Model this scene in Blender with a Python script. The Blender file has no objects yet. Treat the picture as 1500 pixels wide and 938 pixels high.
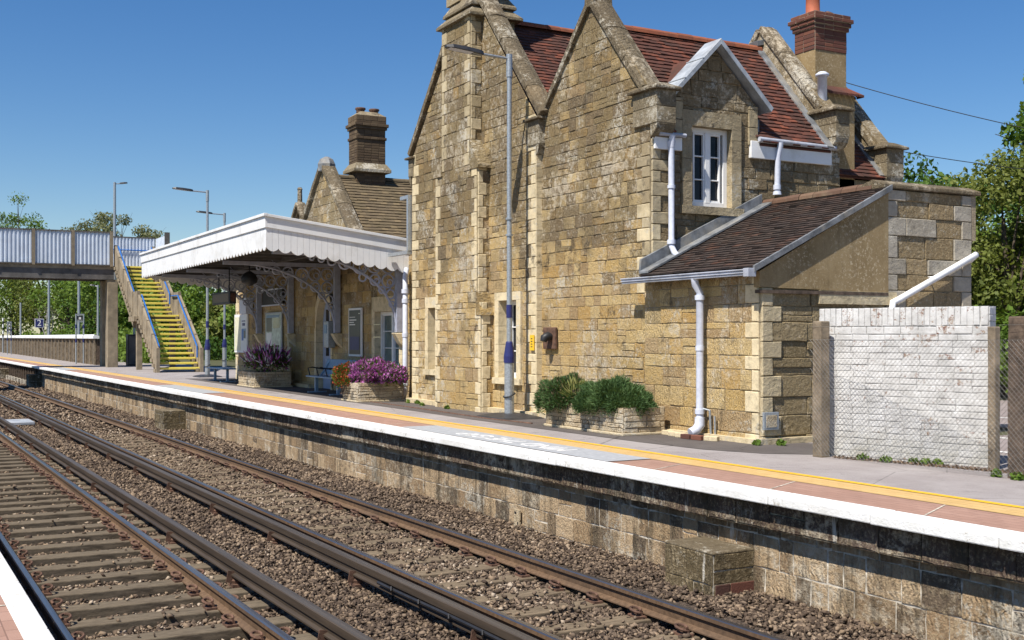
import bpy, bmesh, math, random
import numpy as np
from mathutils import Vector, Matrix
R = random.Random(7)
S = bpy.context.scene
C = S.collection
V = Vector
PI = math.pi
SUN = V((.25, -.63, 1.0)).normalized()          # towards the sun

# ------------------------------------------------------------------ objects
OFF = {}
def thing(name, label, cat, loc=(0, 0, 0), group=None):
    o = bpy.data.objects.new(name, None); C.objects.link(o)
    o.empty_display_size = .2
    o.location = loc; OFF[o.name] = V(loc)
    o['label'] = label; o['category'] = cat
    if group: o['group'] = group
    return o
def tag(o, label, cat, group=None):
    o['label'] = label; o['category'] = cat
    if group: o['group'] = group
    return o
def stuff(o, label, cat):
    o['label'] = label; o['category'] = cat; o['kind'] = 'stuff'; return o
def link(name, me, mats, parent=None, loc=None):
    o = bpy.data.objects.new(name, me); C.objects.link(o)
    for m in (mats if isinstance(mats, (list, tuple)) else [mats]): me.materials.append(m)
    if parent is not None:
        o.parent = parent; OFF[o.name] = OFF[parent.name]
        me.transform(Matrix.Translation(-OFF[parent.name]))
    elif loc is not None:
        me.transform(Matrix.Translation(-V(loc))); o.location = loc; OFF[o.name] = V(loc)
    else: OFF[o.name] = V((0, 0, 0))
    return o
def copy_tree(o, parent=None, name=None):
    c = o.copy(); C.objects.link(c)
    if parent is not None: c.parent = parent
    for ch in list(o.children): copy_tree(ch, c)
    return c

class MB:
    def __init__(s): s.v = []; s.f = []; s.m = []; s.c = []
    def add(s, vs, fs, m=0, c=(.5, 0, .5)):
        b = len(s.v); s.v.extend([tuple(x) for x in vs])
        for f in fs: s.f.append([b + i for i in f]); s.m.append(m); s.c.append(c)
        return s
    def box(s, x0, x1, y0, y1, z0, z1, m=0, c=(.5, 0, .5)):
        vs = [(x, y, z) for z in (z0, z1) for y in (y0, y1) for x in (x0, x1)]
        return s.add(vs, [(0, 2, 3, 1), (4, 5, 7, 6), (0, 1, 5, 4), (2, 6, 7, 3), (0, 4, 6, 2), (1, 3, 7, 5)], m, c)
    def bar(s, a, b, w, h, up=(0, 0, 1), m=0, c=(.5, 0, .5)):
        a, b = V(a), V(b); d = (b - a).normalized(); u = V(up)
        side = d.cross(u).normalized(); u = side.cross(d).normalized()
        vs = [p + side * (i * w / 2) + u * (j * h / 2) for p in (a, b) for i, j in ((-1, -1), (1, -1), (1, 1), (-1, 1))]
        return s.add(vs, [(3, 2, 1, 0), (4, 5, 6, 7), (0, 1, 5, 4), (1, 2, 6, 5), (2, 3, 7, 6), (3, 0, 4, 7)], m, c)
    def prism(s, poly, ext, m=0, c=(.5, 0, .5)):
        n = len(poly); e = V(ext); p = [V(q) for q in poly]
        vs = p + [q + e for q in p]
        nrm = V((0, 0, 0))
        for i in range(n): nrm += p[i].cross(p[(i + 1) % n])
        flip = nrm.dot(e) > 0
        fs = [tuple(range(n)), tuple(range(2 * n - 1, n - 1, -1))] + [(i, i + n, (i + 1) % n + n, (i + 1) % n) for i in range(n)]
        if flip: fs = [tuple(reversed(f)) for f in fs]
        return s.add(vs, fs, m, c)
    def tube(s, pts, r, n=8, m=0, c=(.5, 0, .5), cap=True):
        pts = [V(p) for p in pts]; k = len(pts)
        rs = r if isinstance(r, (list, tuple)) else [r] * k
        vs = []; prev = None
        for i, p in enumerate(pts):
            d = (pts[min(i + 1, k - 1)] - pts[max(i - 1, 0)])
            d = d.normalized() if d.length > 1e-9 else V((0, 0, 1))
            if prev is None:
                a = d.orthogonal().normalized()
            else:
                a = (prev - d * prev.dot(d))
                a = a.normalized() if a.length > 1e-6 else d.orthogonal().normalized()
            prev = a; b = d.cross(a)
            for j in range(n):
                t = 2 * PI * j / n; vs.append(p + (a * math.cos(t) + b * math.sin(t)) * rs[i])
        fs = [(i * n + j, i * n + (j + 1) % n, (i + 1) * n + (j + 1) % n, (i + 1) * n + j) for i in range(k - 1) for j in range(n)]
        if cap: L = len(vs); vs += vs[:n] + vs[(k - 1) * n:k * n]; fs += [tuple(range(L + n - 1, L - 1, -1)), tuple(range(L + n, L + 2 * n))]
        return s.add(vs, fs, m, c)
    def lathe(s, cx, cy, prof, n=16, m=0, c=(.5, 0, .5)):
        vs = []; k = len(prof)
        for r, z in prof:
            for j in range(n): vs.append((cx + r * math.cos(2 * PI * j / n), cy + r * math.sin(2 * PI * j / n), z))
        fs = [(i * n + j, i * n + (j + 1) % n, (i + 1) * n + (j + 1) % n, (i + 1) * n + j) for i in range(k - 1) for j in range(n)]
        L = len(vs); vs += vs[:n] + vs[(k - 1) * n:k * n]; fs += [tuple(range(L + n - 1, L - 1, -1)), tuple(range(L + n, L + 2 * n))]
        return s.add(vs, fs, m, c)
    def ring(s, cen, ax, ay, r, t, n=14, m=0):
        cen, ax, ay = V(cen), V(ax), V(ay)
        pts = [cen + ax * (r * math.cos(2 * PI * i / n)) + ay * (r * math.sin(2 * PI * i / n)) for i in range(n + 1)]
        return s.tube(pts, t, 5, m, cap=False)
    def warp(s, f): s.v = [tuple(f(V(p))) for p in s.v]; return s
    def mesh(s, name, smooth=False):
        me = bpy.data.meshes.new(name); me.from_pydata(s.v, [], s.f)
        me.polygons.foreach_set('material_index', s.m)
        cols = []
        for f, c in zip(s.f, s.c): cols.extend([c[0], c[1], c[2], 1.0] * len(f))
        a = me.attributes.new('fc', 'FLOAT_COLOR', 'CORNER'); a.data.foreach_set('color', cols)
        if smooth: me.polygons.foreach_set('use_smooth', [True] * len(s.f))
        me.update(); return me
    def build(s, name, mats, parent=None, loc=None, bevel=0, smooth=False):
        o = link(name, s.mesh(name, smooth), mats, parent, loc)
        if bevel:
            b = o.modifiers.new('bevel', 'BEVEL'); b.width = bevel; b.segments = 2; b.limit_method = 'ANGLE'; b.angle_limit = .6
        return o

def np_mesh(name, verts, faces, rnd=None):
    """verts (n,3), faces (m,k): one mesh; rnd (m,) per face colour value"""
    me = bpy.data.meshes.new(name); k = faces.shape[1]; m = len(faces)
    me.vertices.add(len(verts)); me.vertices.foreach_set('co', verts.astype(np.float32).ravel())
    me.loops.add(m * k); me.loops.foreach_set('vertex_index', faces.astype(np.int32).ravel())
    me.polygons.add(m); me.polygons.foreach_set('loop_start', np.arange(0, m * k, k, dtype=np.int32))
    me.update(calc_edges=True)
    if rnd is not None:
        a = me.attributes.new('fc', 'FLOAT_COLOR', 'CORNER')
        col = np.zeros((m, k, 4), np.float32); col[:, :, 3] = 1
        if rnd.ndim == 1: col[:, :, 0] = rnd[:, None]
        else: col[:, :, :rnd.shape[1]] = rnd[:, None, :]
        a.data.foreach_set('color', col.ravel())
    me.validate(); return me

# ------------------------------------------------------------------ materials
class NT:
    def __init__(s, name, rough=.8, metal=0.0, spec=.3):
        s.mat = bpy.data.materials.new(name); s.mat.use_nodes = True
        s.t = s.mat.node_tree; s.b = s.t.nodes['Principled BSDF']
        s.b.inputs['Roughness'].default_value = rough; s.b.inputs['Metallic'].default_value = metal
        s.b.inputs['Specular IOR Level'].default_value = spec
        s.co = None
    def n(s, typ, **k):
        nd = s.t.nodes.new(typ)
        for a, v in k.items(): setattr(nd, a, v)
        return nd
    def set(s, sock, v):
        if hasattr(v, 'is_linked') or isinstance(v, bpy.types.NodeSocket): s.t.links.new(v, sock)
        else: sock.default_value = v
    def obj(s):
        if s.co is None: s.co = s.n('ShaderNodeTexCoord').outputs['Object']
        return s.co
    def scale(s, sc):
        m = s.n('ShaderNodeMapping'); s.t.links.new(s.obj(), m.inputs['Vector']); m.inputs['Scale'].default_value = sc
        return m.outputs['Vector']
    def noise(s, scale, detail=4, rough=.6, vec=None, dist=0):
        nd = s.n('ShaderNodeTexNoise'); s.t.links.new(vec if vec is not None else s.obj(), nd.inputs['Vector'])
        nd.inputs['Scale'].default_value = scale; nd.inputs['Detail'].default_value = detail
        nd.inputs['Roughness'].default_value = rough; nd.inputs['Distortion'].default_value = dist
        return nd.outputs['Fac']
    def voro(s, scale, feature='F1', vec=None):
        nd = s.n('ShaderNodeTexVoronoi', feature=feature); s.t.links.new(vec if vec is not None else s.obj(), nd.inputs['Vector'])
        nd.inputs['Scale'].default_value = scale; return nd.outputs['Distance']
    def ramp(s, fac, stops):
        nd = s.n('ShaderNodeValToRGB'); s.set(nd.inputs['Fac'], fac); e = nd.color_ramp.elements
        while len(e) < len(stops): e.new(.5)
        for x, (p, c) in zip(e, stops):
            x.position = p; x.color = (*c, 1) if isinstance(c, tuple) else (c, c, c, 1)
        return nd.outputs['Color']
    def mix(s, fac, a, b, blend='MIX'):
        nd = s.n('ShaderNodeMix', data_type='RGBA', blend_type=blend)
        s.set(nd.inputs['Factor'], fac)
        for sock, v in ((nd.inputs[6], a), (nd.inputs[7], b)):
            s.set(sock, (*v, 1) if isinstance(v, tuple) and len(v) == 3 else v)
        return nd.outputs[2]
    def math(s, op, a, b=None, c=None):
        nd = s.n('ShaderNodeMath', operation=op); s.set(nd.inputs[0], a)
        if b is not None: s.set(nd.inputs[1], b)
        if c is not None: s.set(nd.inputs[2], c)
        return nd.outputs[0]
    def attr(s):
        a = s.n('ShaderNodeAttribute', attribute_name='fc'); sp = s.n('ShaderNodeSeparateColor')
        s.t.links.new(a.outputs['Color'], sp.inputs[0]); return sp.outputs
    def xyz(s):
        sp = s.n('ShaderNodeSeparateXYZ'); s.t.links.new(s.obj(), sp.inputs[0]); return sp.outputs
    def color(s, v): s.set(s.b.inputs['Base Color'], (*v, 1) if isinstance(v, tuple) else v); return s
    def bump(s, h, strength=.5, dist=.02):
        nd = s.n('ShaderNodeBump'); s.set(nd.inputs['Height'], h); nd.inputs['Strength'].default_value = strength
        nd.inputs['Distance'].default_value = dist; s.t.links.new(nd.outputs[0], s.b.inputs['Normal']); return s

def simple(name, col, rough=.6, metal=0, var=.12, scale=6, bump=0, bscale=40, dirt=None, spec=.4):
    t = NT(name, rough, metal, spec)
    d = tuple(max(0, x * (1 - var * 2)) for x in col); l = tuple(min(1, x * (1 + var)) for x in col)
    c = t.ramp(t.noise(scale, 5), [(.3, d), (.7, l)])
    if dirt: c = t.mix(t.ramp(t.noise(scale * .35, 6, .7), [(.5, 0.0), (.72, 1.0)]), c, dirt)
    t.color(c)
    if bump: t.bump(t.noise(bscale, 4), bump, .01)
    return t.mat

def stone_mat(name, ramp, grey=(.082, .068, .046), zgrey=(1.7, 4.4), dressed=(.66, .555, .36), lichen=.60, damp=0, gmax=.88):
    t = NT(name, .9, 0, .2); a = t.attr()
    c = t.ramp(a[0], ramp)
    c = t.mix(t.math('MULTIPLY', t.noise(9, 6, .65), .55), c, t.mix(.5, c, (.12, .08, .04)))
    c = t.mix(t.ramp(t.noise(24, 6, .8), [(.50, 0.0), (.66, .7)]), c, (.50, .40, .25))
    c = t.mix(t.ramp(t.noise(31, 6, .8), [(.52, 0.0), (.68, .6)]), c, (.13, .085, .04))
    # weathering: greyer with height, patchy
    z = t.xyz()[2]
    zz = t.n('ShaderNodeMapRange'); t.set(zz.inputs[0], z); zz.inputs[1].default_value = zgrey[0]; zz.inputs[2].default_value = zgrey[1]
    w = t.math('MULTIPLY_ADD', t.noise(.75, 6, .62), 2.6, t.math('ADD', t.math('MULTIPLY', zz.outputs[0], 1.0), -1.56))
    w = t.math('ADD', w, t.math('MULTIPLY', t.math('SUBTRACT', a[2], .5), .7))
    w = t.math('MULTIPLY', t.ramp(w, [(.05, 0.0), (.55, 1.0)]), gmax)
    g = t.ramp(t.noise(21, 7, .82), [(.33, tuple(x * .35 for x in grey)), (.48, grey), (.57, tuple(min(1, x * 1.45) for x in grey)), (.72, tuple(min(1, x * 3.2) for x in grey))])
    g = t.mix(.26, g, c)
    c = t.mix(w, c, g)
    c = t.mix(t.ramp(t.math('MULTIPLY', t.noise(.62, 5, .6), t.noise(9, 5, .75)), [(.27, 0.0), (.36, .65)]), c, (.60, .52, .39))
    c = t.mix(t.ramp(t.noise(1.5, 6, .7, t.scale((2.2, 2.2, .5))), [(.60, 0.0), (.72, .6)]), c, (.10, .075, .045))
    dr = t.ramp(t.noise(7, 6, .7), [(.25, tuple(x * .55 for x in dressed)), (.5, dressed), (.8, tuple(x * 1.15 for x in dressed))])
    dr = t.mix(t.math('MULTIPLY', t.math('SUBTRACT', 1.0, a[0]), .38), dr, t.mix(.5, c, dr))
    dr = t.mix(t.math('MULTIPLY', w, .8), dr, g)
    c = t.mix(a[1], c, dr)
    li = t.ramp(t.math('MULTIPLY', t.noise(13, 7, .85), t.noise(1.1, 4, .6)), [(lichen * .5, 0.0), (lichen * .5 + .05, .8)])
    c = t.mix(li, c, (.52, .48, .39))
    c = t.mix(t.ramp(t.noise(38, 5, .75), [(.70, 0.0), (.75, .75)]), c, (.56, .52, .43))
    dk = t.ramp(t.math('MULTIPLY', t.noise(5, 6, .75), t.noise(.9, 3)), [(.31, 0.0), (.40, .75)])
    c = t.mix(dk, c, (.055, .045, .035))
    if damp:
        st = t.noise(3.0, 5, .7, t.scale((1.6, 1, .22)))
        c = t.mix(t.ramp(st, [(.50, 0.0), (.62, damp)]), c, (.06, .048, .03))
        ef = t.noise(2.6, 4, .7, t.scale((2.4, 1, .28)))
        c = t.mix(t.ramp(ef, [(.66, 0.0), (.72, .75)]), c, (.62, .58, .50))
    t.color(c)
    rel = t.math('ADD', t.noise(12, 6, .7), t.math('MULTIPLY', t.noise(45, 4, .7), .45))
    wave = t.n('ShaderNodeTexWave'); t.set(wave.inputs[0], t.scale((1, 1, 1.4)))
    wave.inputs['Scale'].default_value = 6; wave.inputs['Distortion'].default_value = 9; wave.inputs['Detail'].default_value = 3
    rel = t.math('ADD', rel, t.math('MULTIPLY', wave.outputs['Fac'], t.math('MULTIPLY', a[2], .35)))
    t.bump(t.math('MULTIPLY', rel, t.math('SUBTRACT', 1.15, t.math('MULTIPLY', a[1], .85))), .9, .035)
    return t.mat

M = {}
OCH = [(0, (.51, .345, .13)), (.25, (.60, .45, .22)), (.45, (.47, .295, .10)), (.65, (.55, .40, .185)), (.85, (.42, .30, .16)), (1, (.36, .24, .115))]
M['stone'] = stone_mat('ashlar_stone', OCH)
M['quoin'] = stone_mat('pale_quoin_stone', OCH, gmax=.6, zgrey=(2.0, 6.5))
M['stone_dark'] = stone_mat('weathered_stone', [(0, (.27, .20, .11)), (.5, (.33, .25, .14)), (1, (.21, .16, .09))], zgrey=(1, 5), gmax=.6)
M['grey_stone'] = stone_mat('grey_patched_stone', [(0, (.30, .225, .12)), (.5, (.36, .27, .15)), (1, (.23, .17, .09))], zgrey=(1, 6), gmax=.45, dressed=(.40, .37, .31))
M['moss_stone'] = stone_mat('mossy_pier_stone', [(0, (.10, .078, .04)), (.5, (.135, .105, .058)), (1, (.085, .068, .038))], zgrey=(20, 30), dressed=(.2, .17, .1), damp=.5)
M['rock'] = stone_mat('rockfaced_stone', [(0, (.27, .21, .115)), (.5, (.32, .25, .14)), (1, (.2, .155, .08))], zgrey=(1.6, 6), gmax=.5)
M['coping'] = stone_mat('coping_stone', [(0, (.22, .165, .095)), (.5, (.27, .205, .12)), (1, (.17, .125, .075))], zgrey=(-3, -1), lichen=.58, gmax=.9)
M['plat_stone'] = stone_mat('platform_wall_stone', [(0, (.40, .275, .155)), (.35, (.52, .385, .24)), (.62, (.34, .23, .13)), (.82, (.21, .15, .095)), (1, (.12, .092, .068))],
                            zgrey=(20, 30), damp=.62, lichen=.6)
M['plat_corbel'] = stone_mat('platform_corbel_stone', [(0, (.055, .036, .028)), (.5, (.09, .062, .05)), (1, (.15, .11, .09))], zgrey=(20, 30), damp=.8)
M['mortar'] = simple('mortar', (.36, .29, .19), .95, var=.25, scale=14, bump=.5, bscale=60, dirt=(.12, .1, .07))
M['mortar_pale'] = simple('mortar_pale', (.60, .54, .44), .95, var=.25, scale=14, bump=.5, bscale=60, dirt=(.14, .115, .08))
def render_mat():
    t = NT('cement_render', .95, 0, .2)
    c = t.ramp(t.noise(1.7, 6, .7), [(.3, (.20, .14, .065)), (.55, (.30, .22, .115)), (.75, (.35, .27, .15))])
    c = t.mix(t.math('MULTIPLY', t.ramp(t.noise(24, 5, .75), [(.54, 0.0), (.61, .8)]), t.ramp(t.noise(1.4, 4), [(.4, .15), (.6, 1.0)])), c, (.55, .46, .31))
    c = t.mix(t.ramp(t.noise(2.4, 5, .7, t.scale((1, 1.5, .4))), [(.55, 0.0), (.75, .6)]), c, (.13, .09, .045))
    t.color(c); t.bump(t.noise(70, 4), .6, .01); return t.mat
M['render'] = render_mat()
M['pave_stone'] = stone_mat('planter_stone', [(0, (.60, .50, .34)), (.5, (.52, .42, .28)), (1, (.44, .34, .22))], zgrey=(20, 30))

def tile_mat(name, stops, moss, grime=.5):
    t = NT(name, .85, 0, .25); a = t.attr()
    c = t.ramp(a[0], stops)
    c = t.mix(t.math('MULTIPLY', t.noise(14, 5, .7), .5), c, (.03, .02, .016))
    c = t.mix(t.ramp(t.noise(1.6, 5, .7), [(.48, 0.0), (.7, grime)]), c, moss)
    c = t.mix(t.ramp(t.noise(30, 3, .7), [(.70, 0.0), (.76, .5)]), c, (.35, .32, .25))
    t.color(c); t.bump(t.noise(40, 4), .4, .008)
    return t.mat
M['tile_red'] = tile_mat('red_roof_tiles', [(0, (.125, .046, .032)), (.35, (.09, .040, .031)), (.62, (.155, .055, .036)), (.8, (.24, .075, .042)), (1, (.06, .032, .027))], (.05, .034, .027), .75)
M['tile_brown'] = tile_mat('brown_roof_tiles', [(0, (.066, .047, .038)), (.4, (.052, .04, .035)), (.88, (.078, .05, .038)), (1, (.12, .058, .038))], (.05, .042, .032))
M['tile_stone'] = tile_mat('mossy_roof_tiles', [(0, (.19, .145, .085)), (.5, (.15, .115, .07)), (1, (.24, .18, .10))], (.09, .075, .04))
M['ridge_red'] = tile_mat('ridge_tiles_red', [(0, (.40, .13, .06)), (.5, (.33, .105, .055)), (1, (.26, .09, .05))], (.09, .05, .035), .5)
M['ridge_brown'] = tile_mat('ridge_tiles_brown', [(0, (.15, .085, .055)), (.5, (.19, .11, .07)), (1, (.12, .07, .05))], (.22, .18, .12), .6)

def brick_mat(name, stops, over=None):
    t = NT(name, .9, 0, .2); a = t.attr(); c = t.ramp(a[0], stops)
    c = t.mix(t.math('MULTIPLY', t.noise(22, 5, .7), .5), c, (.06, .035, .025))
    t.color(c); t.bump(t.noise(50, 4), .5, .01); return t.mat
M['brick'] = brick_mat('red_brick', [(0, (.21, .085, .055)), (.5, (.15, .06, .045)), (1, (.10, .05, .04))])
M['brick_old'] = brick_mat('old_brown_brick', [(0, (.17, .125, .075)), (.5, (.12, .085, .05)), (1, (.09, .065, .042))])
M['brick_pale'] = simple('brick_mortar', (.42, .36, .27), .95, var=.2, scale=20)
def white_brick():
    t = NT('whitewashed_brick', .75, 0, .3); a = t.attr()
    c = t.ramp(t.noise(3, 6, .75), [(.3, (.38, .37, .35)), (.5, (.55, .54, .52)), (.68, (.69, .685, .67))])
    top = t.n('ShaderNodeMapRange'); t.set(top.inputs[0], t.xyz()[2]); top.inputs[1].default_value = 1.2; top.inputs[2].default_value = 1.8
    k = t.ramp(t.math('ADD', t.math('MULTIPLY', t.noise(15, 6, .8), .8), t.math('ADD', t.math('MULTIPLY', a[0], .16), t.math('MULTIPLY', top.outputs[0], .05))), [(.585, 0.0), (.62, .95)])
    c = t.mix(k, c, t.ramp(t.noise(40, 3), [(.4, (.16, .065, .045)), (.6, (.34, .27, .2))]))
    z = t.xyz()[2]
    mr = t.n('ShaderNodeMapRange'); t.set(mr.inputs[0], z); mr.inputs[1].default_value = .45; mr.inputs[2].default_value = -.05
    g = t.math('MULTIPLY', mr.outputs[0], t.ramp(t.noise(4, 5, .7), [(.35, 0.0), (.65, .8)]))
    c = t.mix(g, c, (.38, .35, .25))
    t.color(c); t.bump(t.math('ADD', t.noise(9, 5, .7), t.math('MULTIPLY', t.noise(50, 3), .5)), .5, .014); return t.mat
M['white_brick'] = white_brick()
M['white_mortar'] = simple('whitewashed_joint', (.46, .45, .43), .9, var=.35, scale=12, bump=.6, bscale=50)

M['white'] = simple('white_gloss_paint', (.80, .80, .79), .5, var=.03, scale=3, dirt=(.60, .58, .54), bump=.1, bscale=25)
M['white_wood'] = simple('white_window_paint', (.80, .80, .79), .4, var=.03, scale=3)
M['lilac'] = simple('pale_grey_blue_paint', (.60, .63, .72), .45, var=.07, scale=14)
M['gutter'] = simple('grey_gutter_paint', (.42, .44, .50), .45, var=.15, scale=5, dirt=(.24, .23, .22))
M['lilac_dark'] = simple('grey_lilac_iron', (.36, .38, .46), .5, var=.1, scale=8)
M['lead_dark'] = simple('darker_lead_sheet', (.20, .21, .22), .6, .1, var=.3, scale=5, dirt=(.30, .27, .22))
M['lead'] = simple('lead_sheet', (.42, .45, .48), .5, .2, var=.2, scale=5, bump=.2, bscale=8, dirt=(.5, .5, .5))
M['galv'] = simple('galvanised_steel', (.42, .45, .47), .45, .55, var=.16, scale=30)
M['dark_steel'] = simple('dark_lamp_casing', (.035, .035, .038), .45, var=.2)
M['navy'] = simple('navy_paint', (.025, .03, .13), .4, var=.1)
M['blue_rail'] = simple('blue_handrail_paint', (.03, .14, .42), .4, var=.1)
M['blue_seat'] = simple('steel_blue_seat_paint', (.20, .31, .42), .45, var=.08)
M['black'] = simple('black_paint', (.02, .02, .022), .5, var=.2)
M['rust'] = simple('rusty_iron', (.13, .07, .045), .85, var=.3, scale=14, bump=.3, bscale=60)
M['concrete_post'] = simple('mossy_concrete', (.26, .205, .14), .95, var=.3, scale=7, bump=.6, bscale=50, dirt=(.12, .09, .06))
M['fb_conc'] = simple('footbridge_concrete', (.29, .235, .16), .9, var=.18, scale=3, bump=.3, bscale=30, dirt=(.17, .14, .10))
M['fb_dark'] = simple('footbridge_girder_concrete', (.13, .12, .11), .9, var=.25, scale=2)
M['corr'] = simple('pale_corrugated_steel', (.62, .68, .76), .45, .1, var=.06, scale=2)
M['yellow_nose'] = simple('yellow_tread_paint', (.80, .66, .12), .7, var=.06, scale=5)
M['dry'] = simple('dry_leaf_litter', (.20, .13, .08), .9, var=.4, scale=20)
M['dark_tread'] = simple('tread_concrete', (.10, .09, .07), .9)
M['wood'] = simple('weathered_timber', (.12, .085, .06), .9, var=.35, scale=9, bump=.5, bscale=30)
M['fence_wood'] = simple('grey_brown_fence_boards', (.13, .10, .065), .9, var=.35, scale=6, bump=.4, bscale=30)
M['wire'] = simple('galvanised_wire', (.30, .29, .27), .5, .4, var=.1)
M['soil'] = simple('planter_soil', (.05, .035, .025), 1, var=.3, scale=20, bump=.8)
M['terracotta'] = simple('terracotta', (.42, .12, .06), .7, var=.1)
M['yellow_sign'] = simple('yellow_sign_face', (.80, .50, .03), .5, var=.04)
M['poster_white'] = simple('poster_paper', (.75, .75, .72), .4, var=.03)
M['poster_dark'] = simple('dark_poster_paper', (.03, .035, .045), .3, var=.3, scale=3)
M['poster_green'] = simple('pale_green_map_poster', (.50, .58, .50), .35, var=.25, scale=5)
M['poster_buff'] = simple('buff_map_paper', (.70, .68, .50), .4, var=.1, scale=8)
M['door_paint'] = simple('grey_blue_door_paint', (.33, .38, .50), .45, var=.08)
M['amber'] = simple('dark_led_panel', (.10, .04, .02), .4, var=.5, scale=20)
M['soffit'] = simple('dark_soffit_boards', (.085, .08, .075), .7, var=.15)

def glass_mat():
    t = NT('window_glass', .08, 0, .22)
    t.color(t.ramp(t.noise(1.2, 3), [(.4, (.008, .009, .011)), (.65, (.03, .033, .038))])); return t.mat
M['glass'] = glass_mat()
M['glass_green'] = simple('curtained_glass', (.14, .19, .18), .1, var=.2, scale=2)

def asphalt(name, c0, spots):
    t = NT(name, .92, 0, .25)
    c = t.ramp(t.noise(160, 3, .7), [(.3, tuple(x * .6 for x in c0)), (.5, c0), (.72, tuple(min(1, x * 1.5) for x in c0))])
    c = t.mix(t.ramp(t.noise(.9, 6, .7), [(.42, 0.0), (.6, .8)]), c, spots)
    c = t.mix(t.ramp(t.noise(3.5, 6, .75), [(.60, 0.0), (.7, .6)]), c, tuple(x * .5 for x in c0))
    cr = t.n('ShaderNodeTexVoronoi', feature='DISTANCE_TO_EDGE'); t.set(cr.inputs['Vector'], t.scale((.55, .8, 1))); cr.inputs['Scale'].default_value = 1.0
    c = t.mix(t.ramp(t.math('ADD', cr.outputs['Distance'], t.math('MULTIPLY', t.noise(6, 5, .8), .035)), [(.017, .75), (.024, 0.0)]), c, tuple(x * .4 for x in c0))
    t.color(c); t.bump(t.noise(150, 3), .5, .006); return t.mat
M['asphalt'] = asphalt('worn_asphalt', (.27, .24, .228), (.34, .31, .295))
M['asphalt_dark'] = asphalt('dark_asphalt_patch', (.095, .082, .075), (.125, .11, .10))
M['carpark'] = asphalt('car_park_asphalt', (.24, .20, .19), (.30, .26, .25))
def paver(name, base, alt, scale=(1, 1, 1), line=(.36, .28, .22)):
    t = NT(name, .85, 0, .25)
    b = t.n('ShaderNodeTexBrick'); t.set(b.inputs['Vector'], t.scale(scale))
    b.offset = .5; b.inputs['Scale'].default_value = 1; b.inputs['Brick Width'].default_value = .22; b.inputs['Row Height'].default_value = .11
    b.inputs['Mortar Size'].default_value = .004; b.inputs['Color1'].default_value = (*base, 1); b.inputs['Color2'].default_value = (*alt, 1)
    b.inputs['Mortar'].default_value = (*tuple(x * .6 for x in base), 1)
    c = t.mix(t.ramp(t.noise(1.7, 6, .7), [(.42, 0.0), (.7, .5)]), b.outputs['Color'], tuple(x * .7 for x in base))
    c = t.mix(t.ramp(t.noise(60, 3, .7), [(.55, 0.0), (.75, .35)]), c, line)
    t.color(c); t.bump(t.math('ADD', t.math('MULTIPLY', b.outputs['Fac'], -1), t.math('MULTIPLY', t.noise(70, 3), .5)), .3, .006); return t.mat
M['paver_red'] = paver('red_platform_pavers', (.33, .195, .145), (.37, .225, .17))
M['paver_buff'] = paver('buff_tactile_strip', (.55, .36, .14), (.58, .39, .165), line=(.6, .43, .22))
M['yellow_line'] = simple('yellow_line_paint', (.78, .43, .015), .7, var=.08, scale=14, dirt=(.66, .40, .06))
M['grey_strip'] = simple('grey_coated_panel', (.36, .37, .38), .8, var=.1, scale=12, bump=.2, bscale=90)
def white_edge():
    t = NT('white_platform_edge_paint', .75, 0, .3)
    c = t.ramp(t.noise(5, 5, .7), [(.3, (.70, .69, .65)), (.6, (.80, .79, .77))])
    c = t.mix(t.ramp(t.math('MULTIPLY', t.noise(24, 6, .8), t.noise(3, 3)), [(.33, 0.0), (.38, .75)]), c, (.34, .30, .24))
    c = t.mix(t.ramp(t.noise(1.3, 6, .75), [(.5, 0.0), (.72, .5)]), c, (.52, .48, .42))
    t.color(c); t.bump(t.noise(40, 5), .5, .012); return t.mat
M['white_edge'] = white_edge()

def rail_mats():
    t = NT('rusty_rail_side', .7, .2, .4)
    c = t.ramp(t.noise(18, 5, .7), [(.3, (.09, .055, .03)), (.6, (.17, .105, .06)), (.8, (.22, .145, .085))])
    c = t.mix(t.ramp(t.noise(1.2, 4, .6, t.scale((.4, 1, 1))), [(.45, 0.0), (.7, .6)]), c, (.07, .05, .036))
    t.color(c); t.bump(t.noise(70, 4), .3, .004); M['rail'] = t.mat
    t = NT('polished_rail_head', .28, .9, .5)
    t.color(t.ramp(t.noise(9, 4, .6, t.scale((.05, 3, 1))), [(.3, (.20, .17, .15)), (.7, (.34, .32, .31))])); M['rail_top'] = t.mat
    t = NT('conductor_rail_steel', .55, .4, .4)
    t.color(t.ramp(t.noise(8, 5, .7, t.scale((.1, 2, 2))), [(.3, (.05, .038, .028)), (.7, (.11, .082, .058))])); M['cond'] = t.mat
    t = NT('conductor_rail_top', .5, .6, .4)
    t.color(t.ramp(t.noise(9, 4, .6, t.scale((.05, 3, 1))), [(.3, (.09, .075, .06)), (.7, (.17, .145, .12))])); M['cond_top'] = t.mat
rail_mats()
def sleeper_mat(name, c0):
    t = NT(name, .92, 0, .2)
    g = t.noise(6, 6, .7, t.scale((9, 1.2, 4)))
    c = t.ramp(g, [(.3, tuple(x * .45 for x in c0)), (.5, c0), (.75, tuple(x * 1.6 for x in c0))])
    c = t.mix(t.ramp(t.noise(1.7, 5, .7), [(.5, 0.0), (.75, .6)]), c, (.07, .05, .035))
    t.color(c); t.bump(g, .6, .012); return t.mat
M['sleeper'] = sleeper_mat('weathered_sleeper', (.135, .108, .075))
M['sleeper_far'] = sleeper_mat('old_timber_sleeper', (.17, .13, .085))
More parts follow.
